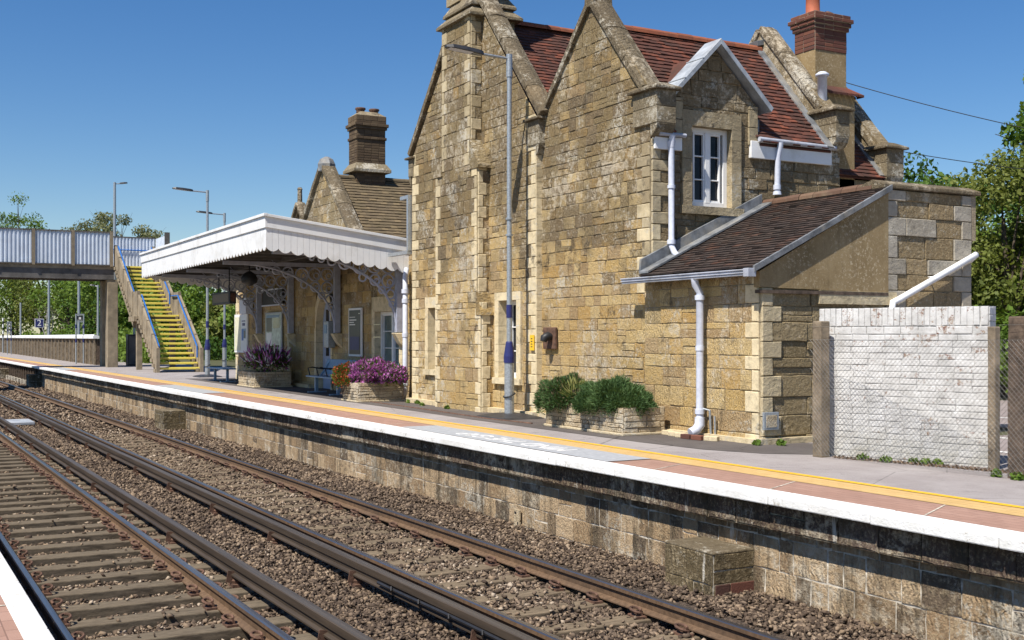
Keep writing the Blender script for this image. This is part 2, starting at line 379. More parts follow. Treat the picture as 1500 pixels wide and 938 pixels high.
def ballast_mat():
    t = NT('ballast_stone', .92, 0, .25); a = t.attr()
    c = t.ramp(a[0], [(0, (.04, .027, .018)), (.28, (.085, .06, .041)), (.5, (.15, .108, .073)), (.72, (.245, .18, .122)), (.9, (.33, .24, .155)), (1, (.48, .39, .29))])
    c = t.mix(t.math('MULTIPLY', t.noise(60, 3), .5), c, (.07, .05, .04))
    t.color(c); return t.mat
M['ballast'] = ballast_mat()
def bed_mat():
    t = NT('ballast_bed', .95, 0, .2)
    v = t.voro(24)
    c = t.ramp(t.noise(38, 4, .8), [(.3, (.03, .024, .018)), (.5, (.10, .074, .055)), (.7, (.18, .135, .10))])
    t.color(c); t.bump(t.math('ADD', v, t.noise(30, 4)), 1, .05); return t.mat
M['bed'] = bed_mat()
def ground_mat():
    t = NT('ground_earth', .95, 0, .2)
    t.color(t.ramp(t.noise(.6, 6, .7), [(.35, (.06, .075, .03)), (.55, (.09, .085, .045)), (.7, (.13, .11, .07))]))
    t.bump(t.noise(9, 5), .6, .05); return t.mat
M['ground'] = ground_mat()
def leaf_mat(name, stops, trans=.35):
    t = NT(name, .6, 0, .25); a = t.attr(); c = t.ramp(a[0], stops); t.color(c)
    tr = t.n('ShaderNodeBsdfTranslucent'); t.set(tr.inputs[0], t.mix(.35, c, (.25, .30, .02)))
    mx = t.n('ShaderNodeMixShader'); mx.inputs[0].default_value = trans
    t.t.links.new(t.b.outputs[0], mx.inputs[1]); t.t.links.new(tr.outputs[0], mx.inputs[2])
    t.t.links.new(mx.outputs[0], t.t.nodes['Material Output'].inputs['Surface']); return t.mat
M['leaf_a'] = leaf_mat('fresh_green_leaves', [(0, (.07, .13, .018)), (.5, (.12, .20, .028)), (1, (.20, .28, .05))])
M['leaf_b'] = leaf_mat('olive_spring_leaves', [(0, (.085, .115, .024)), (.5, (.155, .185, .038)), (1, (.26, .28, .075))])
M['leaf_c'] = leaf_mat('deep_green_leaves', [(0, (.04, .09, .016)), (.5, (.07, .14, .022)), (1, (.11, .19, .035))])
M['leaf_pale'] = leaf_mat('pale_spring_leaves', [(0, (.12, .13, .06)), (.5, (.18, .19, .09)), (1, (.26, .26, .14))])
M['needle'] = leaf_mat('rosemary_needles', [(0, (.04, .08, .028)), (.6, (.075, .14, .045)), (1, (.14, .21, .08))], .2)
M['grass'] = leaf_mat('straw_green_blades', [(0, (.12, .15, .03)), (.6, (.22, .23, .06)), (1, (.36, .33, .13))], .2)
M['petal_purple'] = leaf_mat('purple_petals', [(0, (.26, .04, .23)), (.5, (.46, .11, .42)), (1, (.72, .40, .66))], .25)
M['petal_red'] = leaf_mat('orange_red_petals', [(0, (.20, .03, .02)), (.5, (.36, .055, .025)), (1, (.48, .11, .04))], .25)
M['petal_dark'] = leaf_mat('dark_plum_petals', [(0, (.10, .02, .09)), (.5, (.17, .04, .15)), (1, (.26, .1, .24))], .25)
M['petal_white'] = leaf_mat('white_petals', [(0, (.6, .6, .62)), (1, (.78, .78, .78))], .25)
M['bark'] = simple('tree_bark', (.11, .085, .06), .95, var=.35, scale=8, bump=.6, bscale=20)
M['bark_pale'] = simple('bare_pale_bark', (.42, .40, .36), .9, var=.2, scale=8)

# ------------------------------------------------------------------ generators
def clip(poly, a, b):
    out = []; n = len(poly)
    ex, ez = b[0] - a[0], b[1] - a[1]
    def sd(p): return ex * (p[1] - a[1]) - ez * (p[0] - a[0])
    for i in range(n):
        p, q = poly[i], poly[(i + 1) % n]; sp, sq = sd(p), sd(q)
        if sp >= 0: out.append(p)
        if (sp > 0 > sq) or (sp < 0 < sq):
            t = sp / (sp - sq); out.append((p[0] + (q[0] - p[0]) * t, p[1] + (q[1] - p[1]) * t))
    return out
def clip_convex(rect, poly):
    r = rect
    for i in range(len(poly)):
        if len(r) < 3: return []
        r = clip(r, poly[i], poly[(i + 1) % len(poly)])
    return r
def area(p): return abs(sum(p[i][0] * p[(i + 1) % len(p)][1] - p[(i + 1) % len(p)][0] * p[i][1] for i in range(len(p)))) / 2
def sub_rects(r, holes):
    rs = [r]
    for h in holes:
        nx = []
        for (a, b, c, d) in rs:
            if b <= h[0] or a >= h[1] or d <= h[2] or c >= h[3]: nx.append((a, b, c, d)); continue
            if a < h[0]: nx.append((a, h[0], c, d))
            if b > h[1]: nx.append((h[1], b, c, d))
            m0, m1 = max(a, h[0]), min(b, h[1])
            if c < h[2]: nx.append((m0, m1, c, h[2]))
            if d > h[3]: nx.append((m0, m1, h[3], d))
        rs = nx
    return rs
def emit_block(mb, P, poly, d, c, m=0, e=.009):
    n = len(poly)
    cu = sum(p[0] for p in poly) / n; cz = sum(p[1] for p in poly) / n
    wu = max(p[0] for p in poly) - min(p[0] for p in poly); wz = max(p[1] for p in poly) - min(p[1] for p in poly)
    fu = max(.3, 1 - 2 * e / max(wu, 1e-3)); fz = max(.3, 1 - 2 * e / max(wz, 1e-3))
    ring2 = [(cu + (p[0] - cu) * fu, cz + (p[1] - cz) * fz) for p in poly]
    vs = [P(u, z, 0.001) for u, z in poly] + [P(u, z, d * .72) for u, z in poly] + [P(u, z, d) for u, z in ring2]
    fs = [tuple(range(2 * n, 3 * n))]
    for k in (0, 1): fs += [(k * n + i, k * n + (i + 1) % n, (k + 1) * n + (i + 1) % n, (k + 1) * n + i) for i in range(n)]
    mb.add(vs, fs, m, c)
def wall(mb, O, U, polys, holes=(), seed=1, h=(.16, .27), l=(.18, .46), ql=False, qr=False, qw=(.22, .42), gap=.005, d=(.006, .022), rough=.010, qm=0, mixq=0, z0=None, reveal=.22, qz=(-9, 99), mortar=1, qc=1.0, vary=1.0):
    """coursed blocks on a mortar bed.  U is the direction to the right seen from outside; outward = U x up"""
    O = V(O); U = V(U).normalized(); N = U.cross(V((0, 0, 1)))
    P = lambda u, z, dd: O + U * u + V((0, 0, z)) + N * dd
    rr = random.Random(seed)
    umin = min(p[0] for q in polys for p in q); umax = max(p[0] for q in polys for p in q)
    zmin = min(p[1] for q in polys for p in q); zmax = max(p[1] for q in polys for p in q)
    z = zmin if z0 is None else z0; k = 0
    while z < zmax - .01:
        hh = rr.uniform(*h); z1 = min(z + hh, zmax)
        if zmax - z1 < .08: z1 = zmax
        u = umin; segs = []
        lw = qw[k % 2]; rw = qw[(k + 1) % 2]; qok = qz[0] <= (z + z1) / 2 <= qz[1]
        end = umax - (rw if (qr and qok) else 0)
        if ql and qok: segs.append((u, u + lw, 1)); u += lw
        while u < end - 1e-4:
            w = rr.uniform(*l); 
            if end - (u + w) < l[0] * .6: w = end - u
            segs.append((u, u + w, 0)); u += w
        if qr and qok: segs.append((end, umax, 1))
        cells = []
        for (a, b, q) in segs:
            if not q and rough > 0 and z1 - z > .2 and b - a > .2 and rr.random() < .13: zm = z + (z1 - z) * rr.uniform(.4, .6); cells += [(a, b, z, zm, q), (a, b, zm, z1, q)]
            else: cells.append((a, b, z, z1, q))
        for (a, b, zl, zh, q) in cells:
            if not q and mixq and rr.random() < mixq: q = 2
            cc = (rr.random() * vary + (1 - vary) * .5, qc if q else 0.0, rr.random())
            dd = rr.uniform(*d) if not q else d[1] + .004
            for (ra, rb, rc, rd) in sub_rects((a, b, zl, zh), holes):
                for poly in polys:
                    bk = clip_convex([(ra, rc), (rb, rc), (rb, rd), (ra, rd)], poly)
                    if len(bk) >= 3 and area(bk) > 1e-4:
                        mb.add([P(x, y, 0) for x, y in bk], [tuple(range(len(bk)))], mortar, (.5, 0, .5))
                    if rb - ra < .03 or rd - rc < .03: continue
                    g = gap * rr.uniform(.7, 1.5)
                    fr = clip_convex([(ra + g, rc + g), (rb - g, rc + g), (rb - g, rd - g), (ra + g, rd - g)], poly)
                    if len(fr) >= 3 and area(fr) > 4e-4:
                        jt = .004 if q or rough <= 0 else rough; jj = []
                        for e in range(len(fr)):
                            x, y = fr[e]; x2, y2 = fr[(e + 1) % len(fr)]; ln = math.hypot(x2 - x, y2 - y)
                            jj.append((x + rr.uniform(-1, 1) * jt, y + rr.uniform(-1, 1) * jt))
                            if rough > 0 and ln > .14:
                                for kk in range(1, 3): jj.append((x + (x2 - x) * kk / 3 + rr.uniform(-1, 1) * jt * .6, y + (y2 - y) * kk / 3 + rr.uniform(-1, 1) * jt * .6))
                        emit_block(mb, P, jj, dd, cc, qm if q else 0)
        z = z1; k += 1
    for (a, b, c, dd) in holes:
        if reveal <= 0: continue
        q = [P(a, c, 0), P(b, c, 0), P(b, dd, 0), P(a, dd, 0)]; r = [P(a, c, -reveal), P(b, c, -reveal), P(b, dd, -reveal), P(a, dd, -reveal)]
        mb.add(q + r, [(i, i + 4, (i + 1) % 4 + 4, (i + 1) % 4) for i in range(4)], 0, (.5, 1, .4))
def fbox(mb, O, U, u0, u1, z0, z1, d0, d1, m=0, c=(.5, 0, .5)):
    """box on a wall plane: u along U, z up, d outward"""
    O = V(O); U = V(U).normalized(); N = U.cross(V((0, 0, 1)))
    P = lambda u, z, dd: O + U * u + V((0, 0, z)) + N * dd
    vs = [P(u, z, dd) for dd in (d0, d1) for u, z in ((u0, z0), (u1, z0), (u1, z1), (u0, z1))]
    mb.add(vs, [(3, 2, 1, 0), (4, 5, 6, 7), (0, 1, 5, 4), (1, 2, 6, 5), (2, 3, 7, 6), (3, 0, 4, 7)], m, c)
def surround(mb, O, U, hole, w=.15, lint=.2, sill=.1, seed=0, proud=.05, c1=1.0):
    a, b, c, d = hole; rr = random.Random(seed)
    fbox(mb, O, U, a - w, b + w, d, d + lint, -.22, proud, 0, (rr.random(), c1, .5))
    if sill: fbox(mb, O, U, a - w - .03, b + w + .03, c - sill, c, -.22, proud + .04, 0, (rr.random(), c1, .6))
    z = c; k = 0
    while z < d - .02:
        z1 = min(d, z + rr.uniform(.3, .45))
        if d - z1 < .15: z1 = d
        for s in (0, 1):
            u0, u1 = (a - w, a) if s == 0 else (b, b + w)
            fbox(mb, O, U, u0, u1, z + .003, z1 - .003, -.22, proud, 0, (rr.random(), c1, rr.random()))
        z = z1; k += 1
    return (a - w, b + w, c - sill, d + lint)
def window(parent, O, U, hole, dep=.12, lights=2, rows=3, fw=.055, glass='glass', name='window', frame='white_wood', col=.06, lower=None):
    a, b, c, d = hole
    m = MB(); n0, n1 = -dep - .05, -dep
    fbox(m, O, U, a, a + fw, c, d, n0, n1); fbox(m, O, U, b - fw, b, c, d, n0, n1)
    fbox(m, O, U, a + fw, b - fw, c, c + fw * 1.2, n0, n1 + .003); fbox(m, O, U, a + fw, b - fw, d - fw, d, n0, n1 - .003)
    lw = (b - a - 2 * fw) / lights
    panes = MB()
    for i in range(lights):
        x0 = a + fw + i * lw; x1 = x0 + lw
        if i: fbox(m, O, U, x0 - col / 2, x0 + col / 2, c + fw, d - fw, n0, n1 + .006)
        s = .032
        fbox(m, O, U, x0 + col / 2, x0 + col / 2 + s, c + fw, d - fw, n0 - .01, n1 - .012); fbox(m, O, U, x1 - s - col / 2, x1 - col / 2, c + fw, d - fw, n0 - .01, n1 - .012)
        fbox(m, O, U, x0 + col / 2, x1 - col / 2, c + fw * 1.2, c + fw * 1.2 + s, n0 - .01, n1 - .015); fbox(m, O, U, x0 + col / 2, x1 - col / 2, d - fw - s, d - fw, n0 - .01, n1 - .015)
        for r in range(1, rows):
            z = c + fw + (d - c - 2 * fw) * r / rows
            fbox(m, O, U, x0 + col / 2, x1 - col / 2, z - .011, z + .011, n0 - .01, n1 - .018)
    fbox(panes, O, U, a + .01, b - .01, c + .01, d - .01, n0 - .03, n0 - .012)
    w = m.build(name, M[frame], parent, bevel=.004)
    panes.build('pane', M[glass], w)
    return w
def tiles(mb, O, U, Sl, width, length, gauge=.105, tw=.165, seed=3, th=.014, keep=None, m=0):
    O, U, Sl = V(O), V(U).normalized(), V(Sl).normalized(); N = U.cross(Sl).normalized()
    if N.z < 0: N = -N
    rr = random.Random(seed); rows = int(length / gauge); n = int(width / tw) + 2
    for r in range(rows + 1):
        s0 = r * gauge; s1 = min(s0 + gauge * 1.25, length + .02); off = (r % 2) * tw / 2 - tw / 2
        sag = .004 * math.sin(r * 1.7)
        for i in range(n):
            u0 = max(0, off + i * tw + .002); u1 = min(width, off + (i + 1) * tw - .002)
            if u1 - u0 < .02: continue
            pc = O + U * ((u0 + u1) / 2) + Sl * s0
            if keep and not keep(pc): continue
            b = th * 1.6 + rr.uniform(0, .009) + (.012 if rr.random() < .03 else 0); j = rr.uniform(-.011, .011) - (.03 if rr.random() < .012 else 0); t2 = rr.uniform(-.003, .003)
            p = [O + U * u0 + Sl * (s0 + j) + N * (b + t2), O + U * u1 + Sl * (s0 + j) + N * (b - t2), O + U * u1 + Sl * s1 + N * .003, O + U * u0 + Sl * s1 + N * .003,
                 O + U * u0 + Sl * (s0 + j) + N * .001, O + U * u1 + Sl * (s0 + j) + N * .001]
            mb.add(p, [(0, 1, 2, 3), (4, 5, 1, 0), (4, 0, 3), (1, 5, 2)], m, (rr.random(), 0, rr.random()))
def ridge(mb, a, b, r=.12, seg=.32, seed=2, m=0):
    a, b = V(a), V(b); d = (b - a); n = max(1, int(d.length / seg)); rr = random.Random(seed); d /= n
    side = d.normalized().cross(V((0, 0, 1))).normalized()
    for i in range(n):
        p = a + d * i; q = a + d * (i + 1) * 1.0 + d * .0; k = 7; rad = r + rr.uniform(-.004, .006); vs = []
        for pt in (p, q - d * .02):
            for j in range(k):
                t = -.15 + (PI + .3) * j / (k - 1); vs.append(pt + side * (math.cos(t) * rad) + V((0, 0, math.sin(t) * rad * .85 - .03)))
        for j in range(k):
            t = -.15 + (PI + .3) * j / (k - 1); vs.append(p + side * (math.cos(t) * (rad - .02)) + V((0, 0, math.sin(t) * (rad - .02) * .85 - .03)))
        mb.add(vs, [(j, j + 1, k + j + 1, k + j) for j in range(k - 1)] + [(j + 1, j, 2 * k + j, 2 * k + j + 1) for j in range(k - 1)], m, (rr.random(), 0, rr.random()))
def coping(mb, a, b, width, thick, seg=.7, seed=5, m=0, c1=0.0):
    """sloping coping stones from a to b (centre line of the underside), width along Y"""
    a, b = V(a), V(b); n = max(1, round((b - a).length / seg)); rr = random.Random(seed); d = (b - a) / n
    up = V((0, -1, 0)).cross(d).normalized()
    if up.z < 0: up = -up
    for i in range(n):
        p = a + d * (i + .006); q = a + d * (i + .994); w = width / 2 + rr.uniform(-.006, .006); t = thick + rr.uniform(-.008, .008)
        vs = [x + V((0, s * w, 0)) + up * h for x in (p, q) for s, h in ((-1, 0), (1, 0), (1, t * .8), (.25, t * 1.05), (-.25, t * 1.05), (-1, t * .8))]
        k = 6; mb.add(vs, [tuple(range(k - 1, -1, -1)), tuple(range(k, 2 * k))] + [(j, (j + 1) % k, k + (j + 1) % k, k + j) for j in range(k)], m, (rr.random(), c1, rr.random()))
def bricks(mb, O, U, u0, u1, z0, z1, seed=1, bl=.225, bh=.075, d=.012, gap=.005, vary=1, m=0, mortar=1):
    wall(mb, O, U, [[(u0, z0), (u1, z0), (u1, z1), (u0, z1)]], seed=seed, h=(bh, bh + .0001), l=(bl * .95, bl * 1.05), rough=0, gap=gap, d=(d * .6, d), reveal=0, mortar=mortar)
def text_mesh(name, body, size, mat, parent, origin, right, up, ext=.002, align='CENTER', loc=None):
    cu = bpy.data.curves.new(name, 'FONT'); cu.body = body; cu.size = size; cu.align_x = align; cu.align_y = 'CENTER'; cu.extrude = ext
    tmp = bpy.data.objects.new('tmp', cu); C.objects.link(tmp)
    bpy.context.view_layer.update()
    me = bpy.data.meshes.new_from_object(tmp.evaluated_get(bpy.context.evaluated_depsgraph_get()))
    bpy.data.objects.remove(tmp); bpy.data.curves.remove(cu)
    r, u = V(right).normalized(), V(up).normalized(); n = r.cross(u); o = V(origin)
    me.transform(Matrix(((r.x, u.x, n.x, o.x), (r.y, u.y, n.y, o.y), (r.z, u.z, n.z, o.z), (0, 0, 0, 1))))
    me.materials.clear(); me.name = name
    return link(name, me, mat, parent, loc)
TY = lambda p: V((p.x, p.y + .0095 * (p.x + 8), p.z))

# ------------------------------------------------------------------ foliage
def leaves_np(rs, cen, rad, n, size, updir=.3, aspect=1.7):
    """n leaf quads spread through blobs (cen (k,3), rad (k,3)); returns verts, faces, rnd"""
    k = len(cen); w = np.prod(rad, 1) ** (2 / 3); idx = rs.choice(k, n, p=w / w.sum())
    d = rs.normal(size=(n, 3)); d /= np.linalg.norm(d, axis=1)[:, None]
    r = rs.random(n) ** .45
    p = cen[idx] + d * rad[idx] * r[:, None]
    a = rs.normal(size=(n, 3)); a /= np.linalg.norm(a, axis=1)[:, None]
    nn = d * .6 + rs.normal(size=(n, 3)) * .7 + np.array([0, 0, updir]); nn /= np.linalg.norm(nn, axis=1)[:, None]
    b = np.cross(nn, a); b /= np.linalg.norm(b, axis=1)[:, None] + 1e-9; a = np.cross(b, nn)
    s = size * (.6 + .8 * rs.random(n))[:, None]
    v = np.stack([p - a * s * aspect * .5, p + b * s * .5, p + a * s * aspect * .5, p - b * s * .5], 1).reshape(-1, 3)
    f = np.arange(4 * n).reshape(n, 4)
    tone = rs.random(k)[idx] * .55 + rs.random(n) * .45
    return v, f, tone
def tree(name, label, group, x, y, z0, h, rx, seed, leafmat, n, leaf=.14, base=.3, k=26, dens=1.0, bark='bark', trunk_r=None, cat='tree', spread=1.0, clump=.34, nbr=None):
    rs = np.random.RandomState(seed); rr = random.Random(seed)
    t = thing(name, label, cat, (x, y, z0), group)
    zc = z0 + h * (base + 1) / 2; rz = h * (1 - base) / 2
    cen = []
    while len(cen) < k:
        p = rs.uniform(-1, 1, 3); q = np.linalg.norm(p)
        if q > 1 or q < .25: continue
        wf = 1 - .35 * max(0, p[2]); cen.append((x + p[0] * rx * wf * spread * .85, y + p[1] * rx * wf * spread * .85, zc + p[2] * rz * .86))
    cen = np.array(cen); rad = (rs.uniform(.65, 1.25, (k, 1)) * np.array([[rx * clump, rx * clump, min(rx, rz) * clump * .8]]))
    v, f, tone = leaves_np(rs, cen, rad, n, leaf)
    mb = MB(); tr = trunk_r or h * .022
    top = V((x + rr.uniform(-.3, .3), y + rr.uniform(-.3, .3), z0 + h * .72))
    mid = V((x, y, z0)).lerp(top, .45) + V((rr.uniform(-.15, .15), rr.uniform(-.15, .15), 0))
    mb.tube([(x, y, z0 - .1), (x, y, z0 + .25), mid, top], [tr * 1.35, tr, tr * .7, tr * .22], 8)
    for i in range(min(k, nbr or 16)):
        c = V(cen[i]); tt = rr.uniform(.25, .8); s = V((x, y, z0)).lerp(mid, min(1, tt * 2)) if tt < .5 else mid.lerp(top, (tt - .5) * 2)
        if s.z > c.z: s = V((x, y, z0)).lerp(mid, .8)
        m1 = s.lerp(c, .5) + V((rr.uniform(-.2, .2), rr.uniform(-.2, .2), rr.uniform(0, .35)))
        mb.tube([s, m1, c], [tr * .42, tr * .26, tr * .08], 5)
        for j in range(3):
            e = c + V((rr.uniform(-1, 1), rr.uniform(-1, 1), rr.uniform(-.3, 1))) * rx * clump
            mb.tube([m1.lerp(c, .6), e], [tr * .14, tr * .04], 4)
    mb.build('trunk', M[bark], t, smooth=True)
    link('crown', np_mesh('crown', v, f, tone), M[leafmat], t)
    return t
def blades(rs, pts, n, length, width, spread=.5, tip=0.1):
    """thin upright tufts from base points"""
    b = pts[rs.randint(0, len(pts), n)] + rs.normal(size=(n, 3)) * np.array([.04, .04, .02])
    return b

# ------------------------------------------------------------------ setting: ground and track
def sheet(name, xs, ys, zf, mat, kind='structure', label=None, cat=None, warp=None):
    m = MB(); nx, ny = len(xs), len(ys)
    vs = [V((x, y, zf(x, y))) for x in xs for y in ys]
    if warp: vs = [warp(v) for v in vs]
    m.add(vs, [(i * ny + j, (i + 1) * ny + j, (i + 1) * ny + j + 1, i * ny + j + 1) for i in range(nx - 1) for j in range(ny - 1)])
    o = m.build(name, mat); o['kind'] = kind
    if label: o['label'] = label; o['category'] = cat
    return o
gy = [-900, -60, -4, -3.9, .3, .35, 8.4, 8.5, 12.0, 12.01, 40, 900]
sheet('ground', [-900, -300, -150, -60, -20, 20, 60, 300, 900], gy,
      lambda x, y: -1.32 if .3 < y < 8.45 else -.09, M['ground'])
def bed_z(x, y):
    """height of the ballast surface across the two tracks"""
    if y < 1.0: return -1.22
    if y < 3.05: return -1.155 + .02 * math.sin(x * 2.3 + y * 3)
    if y < 3.35: return -1.155 + (y - 3.05) / .3 * .06
    if y < 4.45: return -1.09 + .012 * math.sin(x * 1.3)
    if y < 4.7: return -1.10 - (y - 4.45) * .16
    if y < 6.3: return -1.135
    if y < 6.7: return -1.135 + (y - 6.3) / .4 * .085
    return -1.05 + .02 * math.sin(x * .7 + 1)
xs = [8 - .8 * i for i in range(150)] + [-120, -150, -220]
sheet('track_bed', xs, [.4 + .1 * i for i in range(78)], lambda x, y: bed_z(x, y) - .012, M['bed'], warp=TY)

def make_ballast():
    rs = np.random.RandomState(11)
    import itertools
    var = []; NV = 9
    while len(var) < 20:
        bm = bmesh.new(); pts = rs.uniform(-1, 1, (NV, 3)); pts /= np.linalg.norm(pts, axis=1)[:, None]; pts *= rs.uniform(.85, 1.25, (NV, 1)) * np.array([1.25, .95, .75])
        for p_ in pts: bm.verts.new(p_)
        bmesh.ops.convex_hull(bm, input=bm.verts[:])
        for v_ in [v for v in bm.verts if not v.link_faces]: bm.verts.remove(v_)
        bmesh.ops.triangulate(bm, faces=bm.faces[:]); bm.verts.index_update()
        var.append((np.array([v.co[:] for v in bm.verts]), np.array([[v.index for v in f.verts] for f in bm.faces]))); bm.free()
    pos = []; size = []
    def zone(x0, x1, dens, s0, s1):
        n = int((x1 - x0) * 7.0 * dens); x = rs.uniform(x0, x1, n); y = rs.uniform(.75, 7.62, n)
        keep = np.ones(n, bool); ph = (x % .7); on = np.abs(ph - .35) < .145
        near = (y > .95) & (y < 3.12); far = (y > 4.45) & (y < 6.75)
        keep &= ~(on & near & (rs.random(n) < .985)); keep &= ~(on & far & (rs.random(n) < .90))
        for yr in (1.33, 2.86, 4.73, 6.25): keep &= np.abs(y - yr) > .055
        x, y = x[keep], y[keep]; n = len(x)
        z = np.array([bed_z(a, b) for a, b in zip(x, y)]) + rs.uniform(-.012, .02, n)
        ona = (np.abs((x % .7) - .35) < .145)
        z = np.where(ona & (y > .95) & (y < 3.12), -1.05, z); z = np.where(ona & (y > 4.45) & (y < 6.75), -1.085, z)
        heap = rs.random(n) < .25; z = np.where(heap & ~ona, z + rs.uniform(.0, .03, n), z)
        pos.append(np.stack([x, y + .0095 * (x + 8), z], 1)); size.append(rs.uniform(s0, s1, n) * np.where(rs.random(n) < .08, 1.35, 1))
    zone(-15, -4, 1150, .012, .031); zone(-24, -15, 650, .016, .036); zone(-40, -24, 260, .022, .045); zone(-90, -40, 60, .04, .065)
    p = np.concatenate(pos); s = np.concatenate(size); n = len(p)
    allv = []; allf = []; col = []; off = 0
    which = rs.randint(0, len(var), n)
    for w in range(len(var)):
        ii = np.where(which == w)[0]; m = len(ii)
        q = rs.normal(size=(m, 4)); q /= np.linalg.norm(q, axis=1)[:, None]; a, b, c, d = q.T
        Rm = np.stack([1 - 2 * (c * c + d * d), 2 * (b * c - a * d), 2 * (b * d + a * c), 2 * (b * c + a * d), 1 - 2 * (b * b + d * d), 2 * (c * d - a * b),
                       2 * (b * d - a * c), 2 * (c * d + a * b), 1 - 2 * (b * b + c * c)], 1).reshape(m, 3, 3)
        bv, bf = var[w]; vv = np.einsum('mij,vj->mvi', Rm, bv) * s[ii][:, None, None]
        vv[:, :, 2] *= .8; vv += p[ii][:, None, :]
        allv.append(vv.reshape(-1, 3)); allf.append((bf[None] + (np.arange(m) * len(bv))[:, None, None]).reshape(-1, 3) + off); off += m * len(bv)
        pt = p[ii]; base = rs.random(m) ** 1.15
        patch = .5 + .5 * np.sin(pt[:, 0] * .9 + 1.2 * np.sin(pt[:, 1] * 2.1)); wn = (pt[:, 1] < 3.1)
        base = np.clip(base * (.82 + .18 * patch) + np.where(wn, .12, 0) + np.where((pt[:, 1] > 4.7) & (pt[:, 1] < 6.2), .10, 0), 0, 1)
        col.append(np.repeat(base, len(bf)))
    o = link('ballast', np_mesh('ballast', np.concatenate(allv), np.concatenate(allf), np.concatenate(col)), M['ballast'])
    stuff(o, 'brown broken ballast stones covering the bed of both tracks', 'ballast')
make_ballast()

def rail_mb(y, ztop, prof, top_idx, x0=-190, x1=7):
    m = MB(); n = len(prof); xs = [x1, -3, -6, -9, -12, -16, -20, -30, -50, -90, x0]
    vs = [TY(V((x, y + a, ztop + b))) for x in xs for a, b in prof]
    for i in range(len(xs) - 1):
        for j in range(n):
            m.add([vs[i * n + j], vs[i * n + (j + 1) % n], vs[(i + 1) * n + (j + 1) % n], vs[(i + 1) * n + j]], [(0, 1, 2, 3)], 1 if j in top_idx else 0)
    m.add(vs[:n], [tuple(range(n - 1, -1, -1))], 0)
    return m
RP = [(-.07, -.159), (-.07, -.148), (-.012, -.125), (-.010, -.055), (-.035, -.042), (-.035, -.010), (-.024, 0), (.024, 0), (.035, -.010), (.035, -.042), (.010, -.055), (.012, -.125), (.07, -.148), (.07, -.159)]
for y, lab in ((1.33, 'running rail beside the nearer platform, in its shadow'), (2.86, 'polished running rail of the nearer track on the six-foot side'),
               (4.73, 'running rail hard beside the farther third rail'), (6.25, 'rusty running rail closest to the stone platform wall')):
    tag(rail_mb(y, -.9, RP, (5, 6, 7)).build('running_rail', [M['rail'], M['rail_top']], loc=(0, y, -.98)), lab, 'rail')
CP = [(-.065, -.15), (-.065, -.135), (-.03, -.12), (-.028, -.085), (-.047, -.07), (-.047, -.008), (-.040, 0), (.040, 0), (.047, -.008), (.047, -.07), (.028, -.085), (.03, -.12), (.065, -.135), (.065, -.15)]
for y, s, lab in ((3.27, -1, 'black conductor rail alongside the nearer track on insulator pots'), (4.37, -1, 'black conductor rail alongside the farther track with a cable clipped to it')):
    root = thing('conductor_rail', lab, 'conductor rail', (0, y, -1.06))
    rail_mb(y, -.82, CP, (6,)).build('rail_bar', [M['cond'], M['cond_top']], root)
    for i in range(22):
        x = -6.3 - 2.75 * i + (.6 if y > 4 else 0); p = TY(V((x, y, 0)))
        m = MB(); m.box(p.x - .09, p.x + .09, p.y - .07, p.y + .07, -1.09, -1.05); m.lathe(p.x, p.y, [(.05, -1.05), (.06, -1.02), (.045, -1.0), (.058, -.985), (.05, -.971)], 10)
        for k in (-1, 1): m.bar((p.x, p.y + k * .085, -1.04), (p.x, p.y + k * .062, -.92), .07, .012, (1, 0, 0))
        m.build('insulator', M['rust'], root)
    if y > 4:
        m = MB(); m.tube([TY(V((x, y - .075, -.905 + .006 * math.sin(x * 2)))) for x in np.linspace(-4, -10.5, 30)], .017, 6)
        for i in range(9): p = TY(V((-5.2 - i * .62, y - .075, -.905))); m.bar((p.x + .05, p.y - .03, -.89), (p.x - .03, p.y + .012, -.935), .012, .04)
        m.build('cable', M['black'], root)
# sleepers, with clips where they can be seen
def sleeper_proto(length, top, name, mat, clips, y0, label, group, seed):
    t = thing(name, label, 'sleeper', (0, 0, 0), group)
    m = MB(); m.box(-.125, .125, -length / 2, length / 2, top - .13, top)
    o = m.build('timber', M[mat], t, bevel=.012)
    for yr in clips:
        for s in (-1, 1):
            c = MB(); yy = yr + s * .10
            c.box(-.085, .085, min(yy - .05, yy + .05), max(yy - .05, yy + .05), top, top + .022)
            c.box(-.05, .05, yy - .02, yy + .03, top + .022, top + .05)
            pts = [(.06 * math.cos(a) * 1.0, yy + s * (.02 + .045 * math.sin(a)), top + .055 + .028 * math.sin(a * .5)) for a in np.linspace(0, 1.75 * PI, 11)]
            c.tube(pts, .014, 6)
            c.build('rail_clip', M['rust'], t)
    return t
def lay_sleepers(proto, yc, x0, n, nclip):
    for i in range(n):
        x = x0 - .7 * i; y = yc + .0095 * (x + 8)
        if i == 0: o = proto
        elif i < nclip: o = copy_tree(proto)
        else:
            o = proto.copy(); C.objects.link(o)
            c = proto.children[0].copy(); C.objects.link(c); c.parent = o
        o.location = (x, y + R.uniform(-.03, .03), R.uniform(-.008, .006)); o.rotation_euler = (0, R.uniform(-.012, .012), R.uniform(-.012, .012))
sp = sleeper_proto(2.5, -1.06, 'railway_sleeper', 'sleeper', (-.75, .75), 0, 'worn grey sleeper standing proud of the ballast across the nearer track', 'sleepers of the nearer track', 1)
lay_sleepers(sp, 2.11, -5.95, 78, 34)
sp2 = sleeper_proto(2.5, -1.10, 'railway_sleeper', 'sleeper_far', (-.76, .76), 0, 'old timber sleeper half buried in ballast across the farther track', 'sleepers of the farther track', 2)
lay_sleepers(sp2, 5.49, -4.55, 112, 40)
